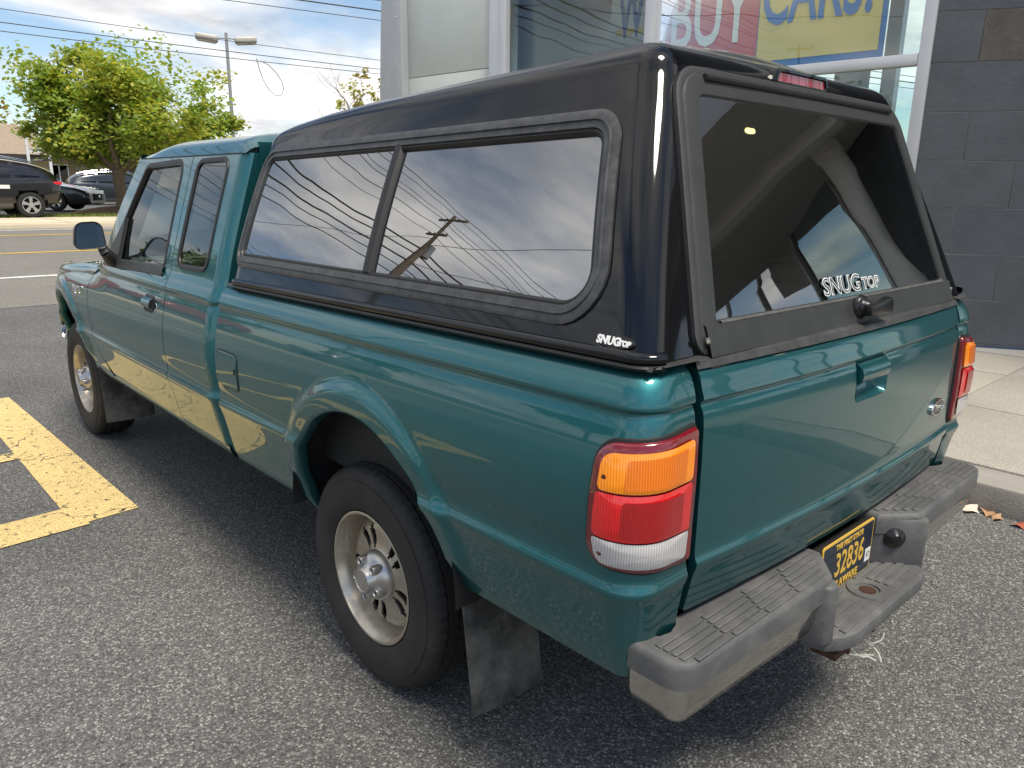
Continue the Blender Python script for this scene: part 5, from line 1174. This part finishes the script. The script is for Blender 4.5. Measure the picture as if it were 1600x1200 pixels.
def tree(label, loc, h, rad, seed, leaves, lsize, mats, trunk_r=.17, fork=.33, squash=.8, bare=False, name='tree', group='trees across the street', ccut=.0, lobes=None):
    rr = random.Random(seed); t = empty(name, loc); tag(t, label, 'tree', group)
    q = MB(); tips = []
    fz = h*fork; q.tube([(0, 0, -.2), (.03, 0, fz*.3), (-.02, .02, fz*.7), (0, 0, fz)], [trunk_r*1.35, trunk_r*1.05, trunk_r, trunk_r*1.1], 10)
    def grow(p, d, l, r, lev):
        pts = [p]; rs = [r]; n = 4
        for i in range(n):
            d = (d+Vector((rr.uniform(-1, 1), rr.uniform(-1, 1), rr.uniform(-.4, .7)))*.22).normalized(); p = p+d*l/n; pts.append(p); rs.append(r*(1-.55*(i+1)/n))
            if lev >= 1: tips.append(p)
        q.tube(pts, rs, 6 if lev < 2 else 4, cap=False)
        if lev < 3:
            for k in range(rr.randint(2, 4) if lev else rr.randint(3, 4)):
                b = pts[rr.randint(2, n)]; nd = (d+Vector((rr.uniform(-1, 1), rr.uniform(-1, 1), rr.uniform(-.5, .7)))*.9).normalized(); grow(b, nd, l*rr.uniform(.55, .8), rs[-1]*.9, lev+1)
    nb = 5
    for k in range(nb):
        a = 2*math.pi*k/nb+rr.uniform(-.3, .3); grow(Vector((0, 0, fz*.95)), Vector((math.cos(a), math.sin(a), rr.uniform(.5, 1.2))).normalized(), (h-fz)*.42*(rad/(h*.6)), trunk_r*.6, 0)
    grow(Vector((0, 0, fz*.95)), Vector((0, 0, 1)), (h-fz)*.5, trunk_r*.7, 0)
    q.build('trunk', BARK, t, smooth=60)
    if bare: return t
    # leaf clumps spread through an uneven crown volume
    cz = lerp(fz, h, .52); rz = (h-fz)*.56; cl = []
    for k in range(64):
        a = rr.uniform(0, 6.283); u = rr.uniform(-1, 1); e = rr.uniform(.4, 1.0)**.5; s = math.sqrt(1-u*u)
        w_ = 1+.22*math.sin(3*a+seed)+.15*math.sin(5*a+2*u*3)
        cl.append((Vector((rad*w_*e*s*math.cos(a), rad*w_*e*s*math.sin(a), cz+rz*e*u*(1 if u > 0 else .8))), rad*rr.uniform(.09, .19)))
    for tp in tips[::4]: cl.append((tp, rad*rr.uniform(.06, .14)))
    cr = [MB() for _ in mats]
    for i in range(leaves):
        c, r = rr.choice(cl); o = Vector((rr.gauss(0, 1), rr.gauss(0, 1), rr.gauss(0, .75)))*r*.55; p = c+o
        if p.z < fz*.72: continue
        ax = Vector((rr.gauss(0, 1), rr.gauss(0, 1), rr.gauss(0, .6))).normalized(); n_ = Vector((rr.gauss(0, .7), rr.gauss(0, .7), 1)).normalized(); bx2 = n_.cross(ax).normalized(); s = lsize*rr.uniform(.6, 1.3)
        mi = 0 if len(mats) == 1 or rr.random() < .62+.25*math.sin(c.x*1.7+c.z*2.1+seed) else 1
        b = cr[mi]; k = len(b.v); ax = n_.cross(bx2); b.v += [p-ax*s*.6, p+bx2*s*.42, p+ax*s*.7, p-bx2*s*.42]; b.f.append((k, k+1, k+2, k+3))
    for b, m_ in zip(cr, mats):
        if b.f: 
            me = bpy.data.meshes.new('leaves'); me.from_pydata([tuple(v) for v in b.v], [], b.f); link('crown', me, t, m_)
    return t
tree('green and yellow maple on a mulch bed beside the far pavement', (5.75, 25.3, .70), 4.6, 3.6, 4, 36000, .125, [LG, LY], trunk_r=.17, fork=.26, name='maple_tree')
tree('golden autumn tree behind the tan building at the left edge', (8.5, 70, .5), 7.0, 3.0, 9, 5000, .3, [LAU, LG], name='autumn_tree')
tree('bare twiggy tree beyond the street lamp beside the silver corner post', (23.3, 41.5, .5), 8.6, 3.0, 12, 0, .2, [LG], bare=True, trunk_r=.16, name='bare_tree')
tree('leafy green tree just left of the silver corner post', (26.2, 42.5, .5), 8.3, 2.1, 21, 6000, .2, [LY, LAU], name='leafy_tree')
tree('low bushy tree behind the maple, over the slate suv', (11.5, 44, .5), 4.6, 2.6, 33, 6000, .2, [LG, LDK], name='bushy_tree')
for i, (x, y, h, r_) in enumerate([(-16, 40, 5.2, 3.6), (-25, 36, 5.6, 4.2), (-36, 28, 6.5, 5), (-31, 6, 6.5, 5), (-21, 48, 7, 4.5), (-44, 14, 8, 6)]):
    tree('dark leafy tree mirrored in the cap side, %s from the maple' % ['first', 'second', 'third', 'fourth', 'fifth', 'sixth'][i], (x, y, .45), h, r_, 50+i, 5000, .34, [LDK, LG], name='roadside_tree', group='trees mirrored in the truck')
# ------------------------------------------------------------------ tan building with big hipped roof
SHG = mat('tan_shingle', (.30, .235, .17), .9, var=.18, var_scale=5, bump=.4, bump_scale=14); STU = mat('cream_stucco', (.62, .50, .30), .85, var=.06); BRK = mat('tan_brick', (.36, .27, .19), .9, var=.25, var_scale=9, bump=.3, bump_scale=20)
hb = empty('tan_building', (9, 55, .5)); tag(hb, 'low tan shop building with brown shingled roof behind the parked cars', 'building')
def hpart(nm, mb, m, **k): o = mb.build(nm, m, None, **k); o.parent = hb; o.matrix_parent_inverse = Matrix.Translation((-9, -55, -.5)); return o
q = MB(); q.box((-14, 52.6, .4), (10.6, 62, 3.0)); hpart('wall', q, STU, smooth=0)
q = MB(); q.box((10.6, 53.4, .4), (22, 62, 3.1)); hpart('side_wing', q, BRK, smooth=0)
q = MB(); q.add([(-15, 51.9, 2.93), (11.2, 51.9, 2.93), (11.2, 63, 2.93), (-15, 63, 2.93), (-13, 57, 5.0), (9.0, 57, 5.0), (-15, 51.9, 3.05), (11.2, 51.9, 3.05), (11.2, 63, 3.05), (-15, 63, 3.05)], [(0, 1, 7, 6), (1, 2, 8, 7), (2, 3, 9, 8), (3, 0, 6, 9), (6, 7, 5, 4), (7, 8, 5), (8, 9, 4, 5), (9, 6, 4), (0, 3, 2, 1)]); hpart('roof', q, SHG, smooth=0)
q = MB(); q.add([(10.9, 52.9, 3.0), (23, 52.9, 3.0), (23, 63, 3.0), (10.9, 63, 3.0), (14, 57, 4.6), (20, 57, 4.6)], [(0, 1, 5, 4), (1, 2, 5), (2, 3, 4, 5), (3, 0, 4), (0, 3, 2, 1)]); hpart('wing_roof', q, SHG, smooth=0)
q = MB(); q.box((-15, 51.82, 2.80), (11.2, 51.9, 3.06)); hpart('eave_board', q, mat('eave_dark', (.05, .04, .035), .8), smooth=0)
for x in (7.4, 9.6):
    q = MB(); q.box((x, 52.5, 1.2), (x+.9, 52.6, 2.5)); wdo = hpart('window', q, CARG, smooth=0)
    q = MB()
    for a, b in (((x-.06, 1.14), (x+.96, 1.2)), ((x-.06, 2.5), (x+.96, 2.56)), ((x-.06, 1.2), (x, 2.5)), ((x+.9, 1.2), (x+.96, 2.5)), ((x+.42, 1.2), (x+.48, 2.5))): q.box((a[0], 52.44, a[1]), (b[0], 52.59, b[1]))
    o = q.build('window_frame', WHP, wdo, smooth=0); o.matrix_parent_inverse = wdo.matrix_world.inverted()
for x in (8.2, 9.3, 15.2):
    q = MB(); q.box((x, 51.2, .5), (x+.14, 51.34, 4.0 if x < 9 else 3.4)); hpart('white_post', q, WHP, smooth=0)
q = MB(); q.box((8.45, 51.7, 3.15), (10.3, 51.78, 3.42)); hpart('sign_board', q, mat('sign_white', (.72, .72, .70), .6), smooth=0)
# ------------------------------------------------------------------ street lamp with two heads
lp_ = empty('street_lamp', (15.68, 39.6, .5)); tag(lp_, 'tall grey twin headed parking lot lamp above the maple', 'street lamp')
LGY = mat('lamp_grey', (.34, .34, .34), .5, .3); LGH = mat('lamp_head', (.50, .47, .42), .5, .1)
q = MB(); q.tube([(0, 0, 0), (0, 0, 8.6)], [.11, .075], 10); q.build('pole', LGY, lp_)
d_ = Vector((.93, -.37, 0))
for s in (-1, 1):
    q = MB(); m_ = Matrix.Translation(d_*s*.95+Vector((0, 0, 8.3)))@Matrix.Rotation(math.atan2(d_.y, d_.x), 4, 'Z')@Matrix.Rotation(R(-6*s), 4, 'Y'); q.box((-.55, -.3, -.16), (.55, .3, .16), m_); q.build('lamp_head', LGH, lp_, bevel=.10, seg=3)
    q = MB(); q.box((-.45, -.22, -.20), (.45, .22, -.15), m_); q.build('lamp_lens', mat('lamp_lens', (.7, .62, .45), .4), lp_, bevel=.01)
    q = MB(); q.tube([(0, 0, 8.35), tuple(d_*s*.45+Vector((0, 0, 8.33)))], .04, 8); q.build('bracket', LGY, lp_)
# ------------------------------------------------------------------ utility poles and lines
WOOD = mat('pole_wood', (.24, .19, .14), .9, var=.25, var_scale=8); WIRE = mat('wire_black', (.02, .02, .022), .6); INS = mat('insulator', (.12, .08, .07), .3)
def pole(label, x, y, h):
    z = gz(y); t = empty('utility_pole', (x, y, z)); tag(t, label, 'utility pole', 'utility poles along the street')
    q = MB(); q.tube([(0, 0, -.3), (0, 0, h*.5), (0, 0, h)], [.17, .14, .11], 10); q.build('pole', WOOD, t)
    for zz, l in ((h-.35, 1.15), (h-1.75, .8)):
        q = MB(); q.box((-.06, -l, zz-.06), (.06, l, zz+.06)); q.build('crossarm', WOOD, t)
        for yy in (-l*.93, -l*.45, l*.45, l*.93):
            q = MB(); q.lathe([(zz+.06, .03), (zz+.12, .05), (zz+.18, .03), (zz+.2, .0001)], 8, 'z', (0, yy, 0)); q.build('insulator', INS, t)
    q = MB(); q.tube([(-.32, .05, h-3.4), (-.32, .05, h-2.55)], .22, 14); q.build('transformer', mat('transformer_grey', (.35, .36, .36), .5), t)
    return t
def wire(label, a, b, sag, r=.014, group='power lines over the street'):
    a, b = Vector(a), Vector(b); pts = [lerp(a, b, i/20)-Vector((0, 0, sag*4*(i/20)*(1-i/20))) for i in range(21)]
    q = MB(); q.tube(pts, r, 5); o = q.build('power_line', WIRE); tag(o, label, 'power line', group); return o
pole('wooden utility pole with crossarms mirrored in the cap side window', -15.1, 24.3, 14.2)
pole('wooden utility pole further along the far verge, out at the left', -62, 24.3, 14.2)
pole('wooden utility pole standing beyond the building end', 36, 24.3, 14.2)
# lines in view across the street
wire('top single power line over the maple', (-25, 34.4, 8.5), (38, 36.0, 8.6), .6)
wire('upper of the paired power lines above the maple crown', (-25, 34.0, 7.75), (38, 36.5, 8.2), .5, .018)
wire('lower of the paired power lines above the maple crown', (-25, 34.1, 7.45), (38, 36.3, 8.05), .6, .016)
wire('highest of three lines running off the top beside the post', (-28.0, 45.60, 11.30), (36.0, 8.80, 5.70), .15, .014)
wire('middle of three lines running off the top beside the post', (-28.0, 44.40, 10.50), (36.0, 8.80, 5.50), .15, .022)
wire('lowest of three lines running off the top beside the post', (-28.0, 43.60, 9.90), (36.0, 8.80, 5.30), .15, .012)
lo = [Vector((16.9, 38.6, 0))+d_*a+Vector((0, 0, b)) for a, b in ((-.1, 7.9), (0, 7.4), (.15, 6.9), (.42, 6.4), (.75, 6.1), (1.05, 6.15), (1.18, 6.45), (1.1, 6.85), (.85, 7.25), (.5, 7.6), (.2, 7.75))]
q = MB(); q.tube(lo, .018, 5); tag(q.build('cable_loop', WIRE), 'slack loop of cable hanging from the lines beside the street lamp', 'cable')
# lines along the far verge, mirrored in the glass and paint
k = 0; names_ = ['first', 'second', 'third', 'fourth', 'fifth', 'sixth', 'seventh', 'eighth', 'ninth', 'tenth', 'eleventh', 'twelfth']
for dy, z, r_, sg_ in ((-1.05, 14.5, .018, .8), (-.5, 14.5, .014, .9), (.5, 14.5, .014, .75), (1.05, 14.5, .018, .7), (-.7, 13.1, .02, .9), (.7, 13.1, .016, .8), (0, 11.6, .05, .8), (.05, 11.2, .04, .9), (0, 10.6, .05, .9), (0, 10.1, .03, .8), (.1, 9.6, .03, .9)):
    wire('%s line from the pole top towards the building, mirrored in the cap window' % names_[k], (-15.1, 24.3+dy, z), (36, 24.3+dy, z), sg_, r_, 'power lines along the far verge'); wire('%s line from the pole top running off left, mirrored in the cap window' % names_[k], (-15.1, 24.3+dy, z), (-62, 24.3+dy, z), sg_, r_, 'power lines along the far verge'); k += 1
for i, (a, b) in enumerate([((-15.1, 24.3, 12.6), (-10, 60, 11)), ((-15.1, 24.3, 11.2), (-30, 50, 9)), ((-15.1, 24.3, 10.6), (-14, -14, 8.0)), ((-15.1, 24.3, 12.0), (-4, -20, 8.5)), ((-15.1, 24.3, 9.8), (-26, -4, 8.5))]): wire('%s crossing service line leaving the mirrored pole' % names_[i], a, b, .8, .018, 'service lines from the mirrored pole')
